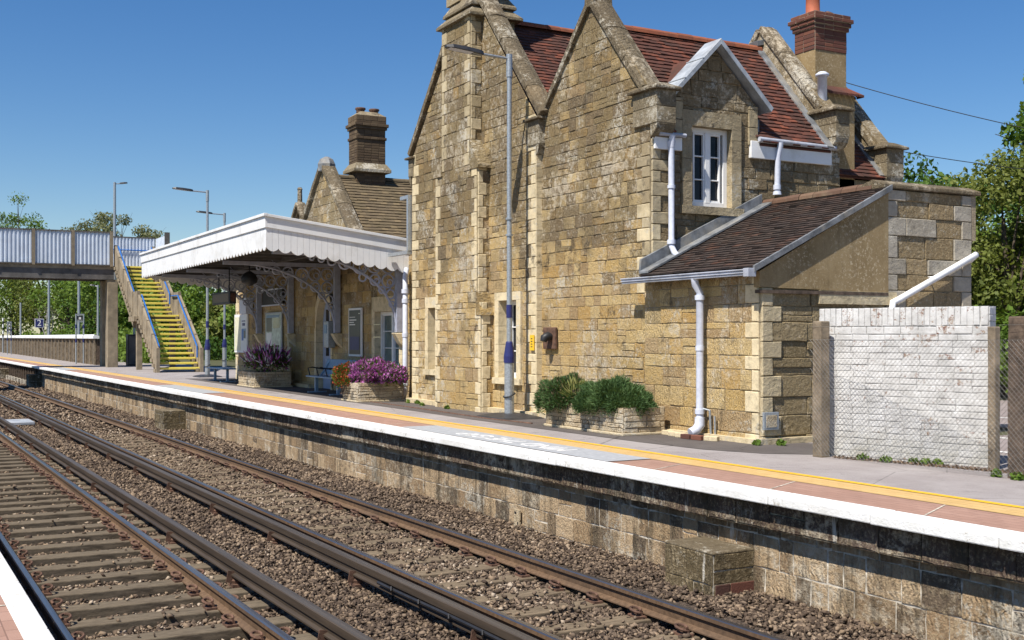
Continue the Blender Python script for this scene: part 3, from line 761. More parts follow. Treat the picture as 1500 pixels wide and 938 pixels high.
m = MB(); m.box(-37.6, -36.1, 3.42, 4.2, -1.06, -.98); m.warp(TY)
tag(m.build('crossing_board', M['lead'], loc=(-36.8, 3.5, -1.06), bevel=.01), 'grey flat board lying in the ballast between the two conductor rails', 'board')

# ------------------------------------------------------------------ platforms
def platform():
    m = MB()
    xs = [14, -4, -8, -12, -20, -30, -45, -62, -90, -150]
    vs = []
    prof = [(7.64, -1.32), (7.64, -.004), (12.6, -.004), (12.6, -1.32)]
    for x in xs:
        yb = 12.6 if x > -13 else 15.2
        for a, b in prof: vs.append(TY(V((x, a if a < 8 else yb, b))))
    for i in range(len(xs) - 1):
        for j in range(3): m.add([vs[i * 4 + j], vs[i * 4 + j + 1], vs[(i + 1) * 4 + j + 1], vs[(i + 1) * 4 + j]], [(3, 2, 1, 0)], 0)
    o = m.build('platform', M['asphalt']); o['kind'] = 'structure'
    def strip(name, y0, y1, z, mat, x0=14, x1=-150, step=2.0, wob=0):
        q = MB(); n = max(2, int((x0 - x1) / step)); vs = []
        for i in range(n + 1):
            x = x0 + (x1 - x0) * i / n; w = R.uniform(-wob, wob)
            vs += [TY(V((x, y0 + w, z))), TY(V((x, y1 + (w if not wob else 0), z)))]
        q.add(vs, [(2 * i + 2, 2 * i, 2 * i + 1, 2 * i + 3) for i in range(n)])
        return q.build(name, M[mat], o)
    strip('brick_paving', 7.645, 8.32, .000, 'paver_red'); strip('tactile_strip', 8.32, 8.71, .004, 'paver_buff'); strip('yellow_line', 8.71, 8.81, .008, 'yellow_line', wob=.004)
    # dark tarmac patch along the building
    q = MB(); pts = [(-11.0, 10.42), (-11.4, 9.95), (-12.2, 9.62), (-13.5, 9.5), (-16, 9.45), (-19, 9.42), (-22, 9.5), (-26, 9.5), (-32, 9.5), (-42, 9.6)]
    vs = []
    for x, y in pts: vs += [(x, y, .001), (x, 11.5, .001)]
    q.add(vs, [(2 * i + 2, 2 * i, 2 * i + 1, 2 * i + 3) for i in range(len(pts) - 1)]); q.build('tarmac_patch', M['asphalt_dark'], o)
    # thin paving joints
    q = MB()
    for i in range(60):
        x = -6.75 - 1.9 * i; p = TY(V((x, 0, 0)))
        q.add([(x, 7.645 + p.y, .004), (x - .35, 8.31 + p.y, .004), (x - .37, 8.31 + p.y, .004), (x - .02, 7.645 + p.y, .004)], [(0, 1, 2, 3)])
    q.build('paving_joint', M['mortar_pale'], o)
    # grey boarding panels with lettering
    for xa, xb in ((-11.4, -17.6), (-30.5, -36.5), (-55, -60)):
        q = MB(); vs = [TY(V((a, b, .009))) for a, b in ((xa - .1, 7.66), (xa - .1, 8.31), (xb, 8.31), (xb, 7.66))]
        q.add(vs, [(0, 1, 2, 3)])
        g = q.build('boarding_panel', M['grey_strip'], o)
        if xa > -20:
            p = TY(V((-14.4, 7.99, .011)))
            text_mesh('lettering', 'MIND THE GAP', .46, M['white_edge'], g, p, (-1, .0, 0), (0, -1, 0), .001)
            g.children[0].scale = (1, 1, 1)
    # drain line
    q = MB(); q.tube([(-26, 9.9, .006), (-22, 9.86, .006), (-18.6, 9.72, .006), (-17.2, 9.85, .006)], .02, 5); q.build('drain_line', M['rust'], o)
    # white edge stones
    q = MB(); x = 12.0; rr = random.Random(4)
    while x > -62.6:
        w = 1.27; b = MB(); j = rr.uniform(-.006, .006)
        b.box(x - w + .004, x - .004, 7.32 + j, 7.645, -.085 + j * .5, .008 + j * .4); b.warp(TY)
        q.add(b.v, b.f, 0); x -= w
    q.box(-63.9, -62.7, 7.32 - .52, 7.645 - .52, -.085, .006, 1)
    b = MB(); x = -64
    while x > -150: b.box(x - 1.99, x, 7.32, 7.645, -.085, .008); x -= 2
    b.warp(TY); q.add(b.v, b.f, 0)
    q.build('edge_stones', [M['white_edge'], M['lead']], o, bevel=.012)
    # corbel course and wall below
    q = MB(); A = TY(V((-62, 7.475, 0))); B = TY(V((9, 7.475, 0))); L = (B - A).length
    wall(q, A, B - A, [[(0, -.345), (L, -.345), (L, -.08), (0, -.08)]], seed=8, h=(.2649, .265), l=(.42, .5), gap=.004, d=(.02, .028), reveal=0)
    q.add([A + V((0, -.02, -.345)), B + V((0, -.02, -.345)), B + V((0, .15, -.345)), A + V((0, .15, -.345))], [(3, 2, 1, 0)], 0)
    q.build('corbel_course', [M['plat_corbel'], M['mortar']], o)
    q = MB(); A = TY(V((-62, 7.60, 0))); B = TY(V((9, 7.60, 0)))
    wall(q, A, B - A, [[(0, -1.30), (L, -1.30), (L, -.345), (0, -.345)]], seed=18, h=(.24, .33), l=(.18, .50), gap=.0065, d=(.004, .011), reveal=0)
    q.build('retaining_wall', [M['plat_stone'], M['mortar_pale']], o)
    # far end: boards and concrete stubs
    q = MB(); 
    for i in range(80):
        x = -62.3 - 1.05 * i; q.box(x - .95, x, 7.6, 7.66, -1.3, -.1); q.box(x - .1, x + .04, 7.45, 7.62, -1.3, -.1)
    q.warp(TY); q.build('plank_face', M['wood'], o)
    q = MB()
    for i in range(22): x = -62.9 - 1.5 * i; q.box(x - .09, x + .09, 7.18, 7.36, -1.3, -.78)
    q.warp(TY); q.build('stub_row', M['mortar_pale'], o, bevel=.02)
platform()
def near_platform():
    m = MB(); A = lambda x, y, z: TY(V((x, y, z)))
    xs = [12, -30, -80, -150]
    vs = []
    for x in xs: vs += [A(x, -4.2, -1.3), A(x, -4.2, -.004), A(x, .66, -.004), A(x, .66, -1.3)]
    for i in range(3):
        for j in range(3): m.add([vs[i * 4 + j], vs[i * 4 + j + 1], vs[i * 4 + 5 + j], vs[i * 4 + 4 + j]], [(3, 2, 1, 0)])
    o = m.build('near_platform', M['asphalt']); o['kind'] = 'structure'
    q = MB(); q.add([A(12, .60, 0), A(-150, .60, 0), A(-150, -.9, 0), A(12, -.9, 0)], [(0, 1, 2, 3)]); q.build('brick_paving', M['paver_red'], o)
    q = MB(); x = 10.2
    while x > -150: 
        b = MB(); b.box(x - 1.265, x - .005, .60, .735, -.09, .007); b.warp(TY); q.add(b.v, b.f); x -= 1.27
    q.build('edge_stones', M['white_edge'], o, bevel=.01)
    q = MB()
    for i in range(50):
        x = 3.2 - i * 1.27; p = A(x, 0, 0).y; q.add([(x, p + .595, .004), (x - .22, p - .9, .004), (x - .245, p - .9, .004), (x - .025, p + .595, .004)], [(3, 2, 1, 0)])
    q.add([A(8, .30, .004), A(-60, .30, .004), A(-60, .285, .004), A(8, .285, .004)], [(0, 1, 2, 3)])
    q.build('paving_joint', M['mortar_pale'], o)
near_platform()
# stone piers against the platform wall
def pier(x0, x1, y0, ztop, lab, red=False):
    t = thing('stone_pier', lab, 'stone pier', ((x0 + x1) / 2, y0, -1.15))
    dy = .0095 * ((x0 + x1) / 2 + 8); y0 += dy; y1 = 7.62 + dy; q = MB(); w = x1 - x0; dp = y1 - y0
    for O, U, L in (((x0, y0, 0), (1, 0, 0), w), ((x1, y0, 0), (0, 1, 0), dp), ((x0, y1, 0), (0, -1, 0), dp)):
        wall(q, O, U, [[(0, -1.25), (L, -1.25), (L, ztop), (0, ztop)]], seed=int(abs(x0) * 10), h=(.24, .29), l=(.3, .62), d=(.01, .02), reveal=0, z0=ztop - .84)
    q.build('pier_body', [M['moss_stone'], M['mortar_pale']], t)
    q = MB(); q.box(x0 - .012, x1 + .012, y0 - .012, y1, ztop - .01, ztop + .025); q.build('cap_stone', M['coping'], t, bevel=.015)
    if red:
        q = MB(); bricks(q, (x1 + .012, y0 + .005, 0), (0, 1, 0), 0, dp - .02, ztop - .52, ztop - .29, seed=5, bl=.2); q.build('brick_patch', [M['brick'], M['mortar']], t)
pier(-9.60, -8.83, 7.10, -.62, 'mossy stone block with a red brick patch at the foot of the platform wall', True)
pier(-33.2, -32.1, 7.0, -.55, 'short stone block with a yellow lichen corner, midway along the platform wall')
pier(-63.2, -62.2, 7.0, -.42, 'dark stone block where the stone platform wall gives way to planks')
pier(-77.5, -76.3, 6.9, -.45, 'farthest stone block, against the planked platform face beyond the bridge')
t = thing('number_plate', 'small white plate with a black slot on the platform wall', 'plate', (-13.5, 7.44, -.95))
p = TY(V((-13.5, 7.565, 0))).y
m = MB(); m.box(-13.57, -13.42, p - .025, p, -1.09, -.82); m.build('plate_face', M['pave_stone'], t, bevel=.004)
m = MB(); m.box(-13.47, -13.445, p - .029, p - .0255, -1.03, -.98); m.box(-13.55, -13.5, p - .029, p - .0255, -.88, -.85); m.build('slot', M['black'], t)

# ------------------------------------------------------------------ station house
XU, YU, XM, YM = (1, 0, 0), (0, 1, 0), (-1, 0, 0), (0, -1, 0)
SM = [M['stone'], M['mortar'], M['quoin']]
def roof_base(mb, pts, th=.03):
    p = [V(q) for q in pts]; n = (p[1] - p[0]).cross(p[2] - p[0]).normalized()
    if n.z < 0: n = -n
    mb.prism([q - n * .012 for q in p], -n * th)
def station_house():
    t = thing('station_house', 'two storey golden stone station house with steep red tiled gables', 'station house', (-19.8, 10.75, 0))
    # ---- front gable with the chimney breast
    q = MB(); O = (-24.3, 10.75, 0)
    body = [[(0, -.2), (5.73, -.2), (5.73, 5.6), (0, 5.6)], [(0, 5.6), (5.73, 5.6), (2.87, 8.85)]]
    h1 = (.93, 1.33, .78, 2.15); h2 = (4.28, 5.0, .70, 2.22)
    hs = [surround(q, O, XU, h1, .16, .24, .12, 1), surround(q, O, XU, h2, .17, .16, .12, 2)]
    wall(q, O, XU, body, hs, seed=3, ql=True, qr=True, qm=2, qw=(.20, .36), qz=(-1, 5.6), reveal=.25)
    for i in range(19):
        z = i * .3 - .1; q.box(-18.585, -18.545, 10.72, 10.86, z + .004, min(z + .296, 5.5), 2, (R.random(), 1, R.random()))
    q.box(-24.35, -18.5, 10.6, 10.76, -.15, .10, 0, (.3, .8, .6))
    q.build('gable_wall', SM, t)
    window(t, O, XU, h1, .2, 1, 2); window(t, O, XU, h2, .17, 2, 3)
    # ---- second gable
    q = MB(); O2 = (-18.57, 10.85, 0)
    wall(q, O2, XU, [[(0, -.2), (3.47, -.2), (3.47, 5.5), (0, 5.5)], [(0, 5.5), (3.47, 5.5), (1.73, 7.42)]], seed=11, qr=True,  qw=(.22, .36), qz=(2.3, 4.6), h=(.16, .25), l=(.17, .40))
    q.box(-18.5, -15.1, 10.72, 10.86, -.15, .09, 0, (.3, .8, .6))
    q.build('gable_wall', SM, t)
    # ---- side wall with the dormer
    q = MB(); O3 = (-15.1, 10.85, 0); h3 = (.79, 1.62, 3.65, 4.97)
    hs = [surround(q, O3, YU, h3, .2, .25, .13, 7, proud=.06, c1=.55)]
    wall(q, O3, YU, [[(0, -.1), (4.1, -.1), (4.1, 4.7), (0, 4.7)], [(.43, 4.7), (2.18, 4.7), (2.18, 5.42), (.43, 5.42)], [(.43, 5.42), (2.18, 5.42), (1.305, 6.28)]], hs, seed=21,
         ql=True, qw=(.18, .34), h=(.18, .28), l=(.22, .55), d=(.01, .035))
    for u0, u1 in ((.43, .60), (2.0, 2.18)):
        z = 4.75
        while z < 5.4: fbox(q, O3, YU, u0, u1, z + .004, min(z + .29, 5.4), 0, .055, 0, (R.random(), .8, .7)); z += .3
    q.build('side_wall', [M['stone_dark'], M['mortar']], t)
    window(t, O3, YU, h3, .075, 2, 3, fw=.08, col=.095)
    # ---- plain hidden walls
    q = MB()
    q.box(-24.3, -18.6, 19.0, 19.2, 0, 5); q.prism([(-24.3, 19.0, 5), (-18.57, 19.0, 5), (-21.43, 19.0, 8.1)], (0, .2, 0)); q.box(-18.6, -15.5, 16.8, 16.9, 0, 4.4)
    q.box(-15.55, -15.5, 14.95, 16.8, 0, 4.4); q.box(-15.5, -15.1, 14.9, 14.96, 0, 4.7)
    q.build('back_wall', M['stone_dark'], t)
    q = MB(); wall(q, (-24.3, 19, 0), YM, [[(0, 0), (8.25, 0), (8.25, 5), (0, 5)]], seed=5, l=(.5, .9), h=(.28, .34)); q.build('flank_wall', SM, t)
    # ---- roofs
    q = MB()
    SR = V((-2.86, 0, 3.27)); tiles(q, (-18.62, 10.98, 4.92), YU, SR, 7.9, SR.length, seed=2, keep=lambda p: p.z > 5.0)
    SL = V((2.9, 0, 3.3)); tiles(q, (-24.38, 10.98, 4.85), YU, SL, 8.0, SL.length, seed=4)
    S2 = V((-1.9, 0, 2.17))
    tiles(q, (-14.95, 11.0, 4.80), YU, S2, 3.62, S2.length, seed=6, keep=lambda p: not (p.x > -15.34 and 11.24 < p.y < 13.06))
    S3 = V((1.75, 0, 2.0)); tiles(q, (-18.6, 11.0, 4.95), YU, S3, 3.62, S3.length, seed=9)
    S4 = V((-1.45, 0, 1.66)); tiles(q, (-15.4, 14.95, 4.45), YU, S4, 1.5, S4.length, seed=12)
    for pts in ([(-18.55, 10.98, 4.84), (-18.55, 19.2, 4.84), (-21.43, 19.2, 8.17), (-21.43, 10.98, 8.17)], [(-24.4, 19.2, 4.82), (-24.4, 10.98, 4.82), (-21.43, 10.98, 8.17), (-21.43, 19.2, 8.17)],
                [(-14.98, 11.0, 4.77), (-14.98, 11.26, 4.77), (-16.85, 11.26, 6.93), (-16.85, 11.0, 6.93)], [(-14.98, 13.05, 4.77), (-14.98, 14.66, 4.77), (-16.85, 14.66, 6.93), (-16.85, 13.05, 6.93)], [(-15.36, 11.26, 5.209), (-15.36, 13.05, 5.209), (-16.85, 13.05, 6.93), (-16.85, 11.26, 6.93)], [(-18.6, 14.66, 4.93), (-18.6, 11.0, 4.93), (-16.85, 11.0, 6.93), (-16.85, 14.66, 6.93)],
                [(-15.4, 14.95, 4.44), (-15.4, 16.5, 4.44), (-16.85, 16.5, 6.1), (-16.85, 14.95, 6.1)], [(-18.6, 16.5, 4.3), (-18.6, 14.95, 4.3), (-16.85, 14.95, 6.1), (-16.85, 16.5, 6.1)]):
        roof_base(q, pts)
    # little saddle roof behind the dormer
    for s, y0 in ((-1, 11.2), (1, 13.06)):
        q.add([(-15.3, y0, 5.3), (-15.3, 12.13, 6.26), (-16.3, 12.13, 6.26), (-15.55, y0, 5.3)], [(0, 1, 2, 3)])
    rf = q.build('tiled_roof', M['tile_red'], t)
    for a, b in (((-21.43, 11.0, 8.19), (-21.43, 19.0, 8.19)), ((-16.85, 11.0, 6.96), (-16.85, 14.62, 6.96)), ((-16.85, 15.0, 6.13), (-16.85, 16.4, 6.13))):
        q = MB(); ridge(q, a, b); q.build('ridge_tiles', M['ridge_red'], rf)
    # ---- copings and kneelers
    CB = lambda q: q.build('coping', M['coping'], t, bevel=.012)
    q = MB(); coping(q, (-18.42, 10.87, 5.60), (-21.43, 10.87, 9.0), .40, .15, seed=1); coping(q, (-24.35, 10.87, 5.66), (-21.43, 10.87, 9.0), .40, .15, seed=2); CB(q)
    q = MB(); coping(q, (-15.3, 10.98, 5.49), (-16.84, 10.98, 7.28), .42, .14, seed=3); coping(q, (-18.5, 10.98, 5.58), (-16.84, 10.98, 7.28), .42, .14, seed=4)
    q.prism([(-16.98, 10.77, 7.24), (-16.70, 10.77, 7.24), (-16.72, 10.77, 7.42), (-16.84, 10.77, 7.52), (-16.96, 10.77, 7.42)], (0, .42, 0), 0, (.6, 0, .4)); CB(q)
    q = MB(); coping(q, (-15.3, 14.8, 5.52), (-16.85, 14.8, 7.30), .36, .14, seed=5); coping(q, (-18.5, 14.8, 5.5), (-16.85, 14.8, 7.30), .36, .14, seed=6); CB(q)
    q = MB(); coping(q, (-15.75, 16.62, 5.05), (-16.95, 16.62, 6.50), .42, .15, seed=7); CB(q)
    def kneel(x0, x1, y0, y1, z0, z1, cx=.12, cap=.14, side=1):
        q = MB()
        q.box(x0, x1, y0, y1, z0, (z0 + z1) / 2 - .004, 0, (R.random(), .5, .4)); q.box(x0, x1, y0, y1, (z0 + z1) / 2, z1, 0, (R.random(), .3, .7))
        xa = x1 if side > 0 else x0
        q.prism([(xa, y0 + .01, z0 - .002), (xa - side * cx * 1.6, y0 + .01, z0 - .002), (xa - side * cx * 1.6, y0 + .01, z0 - .22), (xa - side * cx * .9, y0 + .01, z0 - .17), (xa - side * .03, y0 + .01, z0 - .09)], (0, y1 - y0 - .02, 0), 0, (R.random(), .3, .7))
        o = .07; b = [(x0 - o, y0 - o), (x1 + o, y0 - o), (x1 + o, y1 + o), (x0 - o, y1 + o)]; mx, my = (x0 + x1) / 2, (y0 + y1) / 2; k = .45
        vs = [(x, y, z1) for x, y in b] + [(x, y, z1 + .045) for x, y in b] + [(mx + (x - mx) * k, my + (y - my) * k, z1 + cap) for x, y in b]
        q.add(vs, [(3, 2, 1, 0), (8, 9, 10, 11)] + [(j, (j + 1) % 4, 4 + (j + 1) % 4, 4 + j) for j in range(4)] + [(4 + j, 4 + (j + 1) % 4, 8 + (j + 1) % 4, 8 + j) for j in range(4)], 0, (R.random(), 0, .9))
        q.build('kneeler', M['coping'], t, bevel=.01)
    kneel(-15.52, -14.86, 10.79, 11.18, 4.92, 5.46); kneel(-18.86, -18.44, 10.70, 11.05, 5.10, 5.56, .08, .08); kneel(-24.46, -24.2, 10.7, 11.05, 5.2, 5.6, .08, .07, -1)
    kneel(-15.52, -14.86, 14.64, 14.97, 5.02, 5.48); kneel(-15.95, -15.35, 16.4, 16.85, 4.5, 5.02)
    q = MB()
    q.prism([(-15.12, 14.66, 4.6), (-15.12, 14.66, 5.56), (-16.85, 14.66, 7.42), (-18.58, 14.66, 5.5), (-18.58, 14.66, 4.6)], (0, .28, 0)); q.prism([(-15.5, 16.45, 4.2), (-15.55, 16.45, 5.1), (-16.9, 16.45, 6.6), (-18.5, 16.45, 4.8), (-18.5, 16.45, 4.2)], (0, .3, 0))
    q.build('parapet_wall', M['stone_dark'], t)
    # ---- lead work
    LB = lambda q, n='lead_flashing': q.build(n, M['lead' if n == 'dormer_coping' else 'lead_dark'], t, bevel=.006)  # sunlit look of the dormer coping is put into its lighter lead
    q = MB(); q.bar((-14.93, 14.58, 4.82), (-16.87, 14.58, 7.03), .15, .05, (1, 0, 1)); q.bar((-16.86, 14.5, 7.05), (-16.86, 14.66, 7.09), .22, .1); LB(q)
    q = MB(); q.bar((-15.42, 16.36, 4.5), (-16.9, 16.36, 6.22), .12, .05, (1, 0, 1)); LB(q)
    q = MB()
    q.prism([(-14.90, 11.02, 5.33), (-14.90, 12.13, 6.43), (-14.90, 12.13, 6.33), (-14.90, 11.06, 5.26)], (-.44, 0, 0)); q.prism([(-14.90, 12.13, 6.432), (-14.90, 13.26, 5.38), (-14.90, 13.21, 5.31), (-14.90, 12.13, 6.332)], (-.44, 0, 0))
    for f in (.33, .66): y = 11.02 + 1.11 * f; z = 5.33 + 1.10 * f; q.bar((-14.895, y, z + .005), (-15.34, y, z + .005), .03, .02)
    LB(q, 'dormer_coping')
    q = MB(); q.box(-15.14, -15.09, 11.19, 11.30, 4.80, 5.25); LB(q); q = MB(); q.box(-15.14, -15.085, 13.04, 13.10, 4.8, 5.2); LB(q)
    # ---- eaves boards, gutters, pipes
    for a, b, c, d in ((12.87, 14.70, 4.53, 4.82), (10.88, 11.42, 4.53, 4.74)): q = MB(); q.box(-15.1, -15.02, a, b, c, d); q.build('eaves_board', M['white'], t, bevel=.006)
    q = MB(); q.tube([(-14.97, 13.0, 4.845), (-14.97, 14.74, 4.825)], .042, 10); q.build('gutter', M['gutter'], t, smooth=True)
    q = MB(); q.tube([(-14.97, 10.92, 4.77), (-14.97, 11.45, 4.77)], .035, 10); q.build('gutter', M['gutter'], t, smooth=True)
    q = MB(); q.tube([(-14.95, 13.45, 4.82), (-14.96, 13.45, 4.74), (-15.0, 13.44, 4.6), (-15.0, 13.42, 3.98)], .05, 10); q.lathe(-15.0, 13.42, [(.066, 4.02), (.066, 4.10)], 12); q.lathe(-15.0, 13.42, [(.075, 3.93), (.066, 3.99)], 12)
    q.build('downpipe', M['lilac'], t, smooth=True)
    q = MB(); q.tube([(-14.95, 11.17, 4.76), (-14.98, 11.17, 4.60), (-14.98, 11.17, 2.98), (-14.9, 11.17, 2.86), (-14.82, 11.17, 2.80)], .05, 10); q.lathe(-14.98, 11.17, [(.07, 3.0), (.07, 3.07)], 12); q.lathe(-14.98, 11.17, [(.068, 4.66), (.055, 4.56)], 12); q.lathe(-14.98, 11.17, [(.065, 3.9), (.065, 3.95)], 12)
    q.build('downpipe', M['lilac'], t, smooth=True)
    # ---- chimney breast on the front gable
    q = MB(); yb = 10.76
    def stage(x0, x1, z0, z1, yf, yback, sd):
        for O, U, L, a, b in (((x0, yf, 0), XU, x1 - x0, True, True), ((x1, yf, 0), YU, yback - yf, True, False), ((x0, yback, 0), YM, yback - yf, False, True)):
            wall(q, O, U, [[(0, z0), (L, z0), (L, z1), (0, z1)]], seed=sd, ql=a, qr=b, qm=2, qw=(.11, .24) if L > .5 else (.12, .2), h=(.2, .30), l=(.22, .5), reveal=0)
    stage(-22.47, -20.33, -.1, 2.2, 10.48, yb, 31); stage(-22.45, -20.50, 2.2, 5.0, 10.482, yb, 32); stage(-22.14, -20.82, 5.0, 8.05, 10.484, 11.5, 33)
    def weather(a, b): # two rings (x0,x1,y0,y1,z)
        vs = [(x, y, r[4]) for r in (a, b) for x, y in ((r[0], r[2]), (r[1], r[2]), (r[1], r[3]), (r[0], r[3]))]
        q.add(vs, [(3, 2, 1, 0), (4, 5, 6, 7)] + [(j, (j + 1) % 4, 4 + (j + 1) % 4, 4 + j) for j in range(4)], 0, (R.random(), .5, .9))
    for xa, xb, za, zb in ((-20.40, -20.80, 4.96, 5.50), (-22.52, -22.12, 4.98, 5.32), (-20.27, -20.5, 2.0, 2.44)):
        q.prism([(xa, 10.44, za), (xb, 10.44, zb), (xb, 10.44, za - .06), (xa, 10.44, za - .06)], (0, .32, 0), 0, (R.random(), 0, 1))
    for x in (-21.9, -21.06): q.box(x - .3, x + .3, 10.6, 11.4, 8.55, 10.2, 0, (.4, 1, .5))
    q.build('chimney_breast', SM, t)
    q = MB()
    for a, b in (((-22.28, -20.68, 10.39, 11.64, 8.03), (-22.28, -20.68, 10.39, 11.64, 8.09)), ((-22.28, -20.68, 10.39, 11.64, 8.09), (-22.06, -20.9, 10.6, 11.42, 8.30)), ((-22.18, -20.78, 10.5, 11.54, 8.27), (-22.18, -20.78, 10.5, 11.54, 8.32)), ((-22.18, -20.78, 10.5, 11.54, 8.32), (-21.98, -20.98, 10.7, 11.34, 8.62))): weather(a, b)
    q.build('chimney_cap', M['coping'], t, bevel=.01)
    # ---- rear rendered chimney
    q = MB(); q.box(-16.7, -15.5, 14.97, 15.74, 4.0, 5.95); q.box(-16.28, -15.75, 15.0, 15.78, 5.9, 6.78)
    st = q.build('rear_chimney', M['render'], t, bevel=.01)
    q = MB(); ring_ = [(-16.8, 14.88), (-15.38, 14.88), (-15.38, 15.86), (-16.8, 15.86)]; up = [(-16.3, 14.98), (-15.73, 14.98), (-15.73, 15.8), (-16.3, 15.8)]
    for i in range(4):
        a, b, c, d = ring_[i], ring_[(i + 1) % 4], up[(i + 1) % 4], up[i]
        n = 7
        for j in range(n):
            f0, f1 = j / n + .004, (j + 1) / n - .004; L = lambda p, r, f, z: (p[0] + (r[0] - p[0]) * f, p[1] + (r[1] - p[1]) * f, z)
            q.add([L(a, b, f0, 5.95), L(a, b, f1, 5.95), L(d, c, f1, 6.14), L(d, c, f0, 6.14), L(a, b, f0, 5.91), L(a, b, f1, 5.91)], [(0, 1, 2, 3), (4, 5, 1, 0)], 0, (R.random(), 0, .5))
    q.build('weathering_tiles', M['tile_red'], st)
    q = MB()
    def bcourse(x0, x1, y0, y1, z0, z1, sd):
        for O, U, L in (((x0, y0, 0), XU, x1 - x0), ((x1, y0, 0), YU, y1 - y0), ((x1, y1, 0), XM, x1 - x0), ((x0, y1, 0), YM, y1 - y0)):
            bricks(q, O, U, 0, L, z0, z1, seed=sd, d=.014)
        q.add([(x0, y0, z1), (x1, y0, z1), (x1, y1, z1), (x0, y1, z1), (x0, y0, z0), (x1, y0, z0), (x1, y1, z0), (x0, y1, z0)], [(0, 1, 2, 3), (7, 6, 5, 4)], 1)
    bcourse(-16.28, -15.75, 15.0, 15.78, 6.78, 7.18, 1)
    for i, o in enumerate((.03, .06, .09, .05)): bcourse(-16.28 - o, -15.75 + o, 15.0 - o, 15.78 + o, 7.18 + .076 * i, 7.25 + .076 * i, 5 + i)
    q.build('brick_head', [M['brick'], M['brick_pale']], st)
    q = MB(); q.lathe(-16.02, 15.2, [(.15, 7.47), (.13, 7.5), (.125, 7.95), (.15, 7.97), (.14, 8.02)], 16); q.build('chimney_pot', M['terracotta'], st, smooth=True)
    q = MB(); q.lathe(-16.02, 15.55, [(.14, 7.47), (.12, 7.52), (.13, 7.56), (.06, 7.6)], 14); q.build('chimney_cowl', M['rust'], st, smooth=True)
    q = MB(); q.lathe(-15.36, 14.8, [(.085, 5.5), (.085, 6.18), (.12, 6.18), (.12, 6.22), (.06, 6.26)], 16); q.build('vent_pipe', M['lilac'], t, smooth=True)
    # ---- small things fixed to the wall
    q = MB(); q.box(-18.4, -17.95, 10.77, 10.82, 1.28, 1.68)
    vb = q.build('vent_box', M['rust'], t, bevel=.01)
    q = MB(); q.tube([(-18.10, 10.78, 1.50), (-18.11, 10.71, 1.52), (-18.13, 10.64, 1.48), (-18.13, 10.62, 1.42)], [.06, .085, .08, .06], 10); q.build('vent_cowl', M['black'], vb, smooth=True)
    q = MB(); q.box(-18.76, -18.61, 10.695, 10.712, 1.25, 1.54); ys = q.build('warning_plate', M['yellow_sign'], t)
    q = MB()
    for z in (1.31, 1.36, 1.41, 1.46): q.box(-18.72, -18.66, 10.6935, 10.6948, z, z + .018)
    q.build('warning_mark', M['poster_dark'], ys)
station_house()

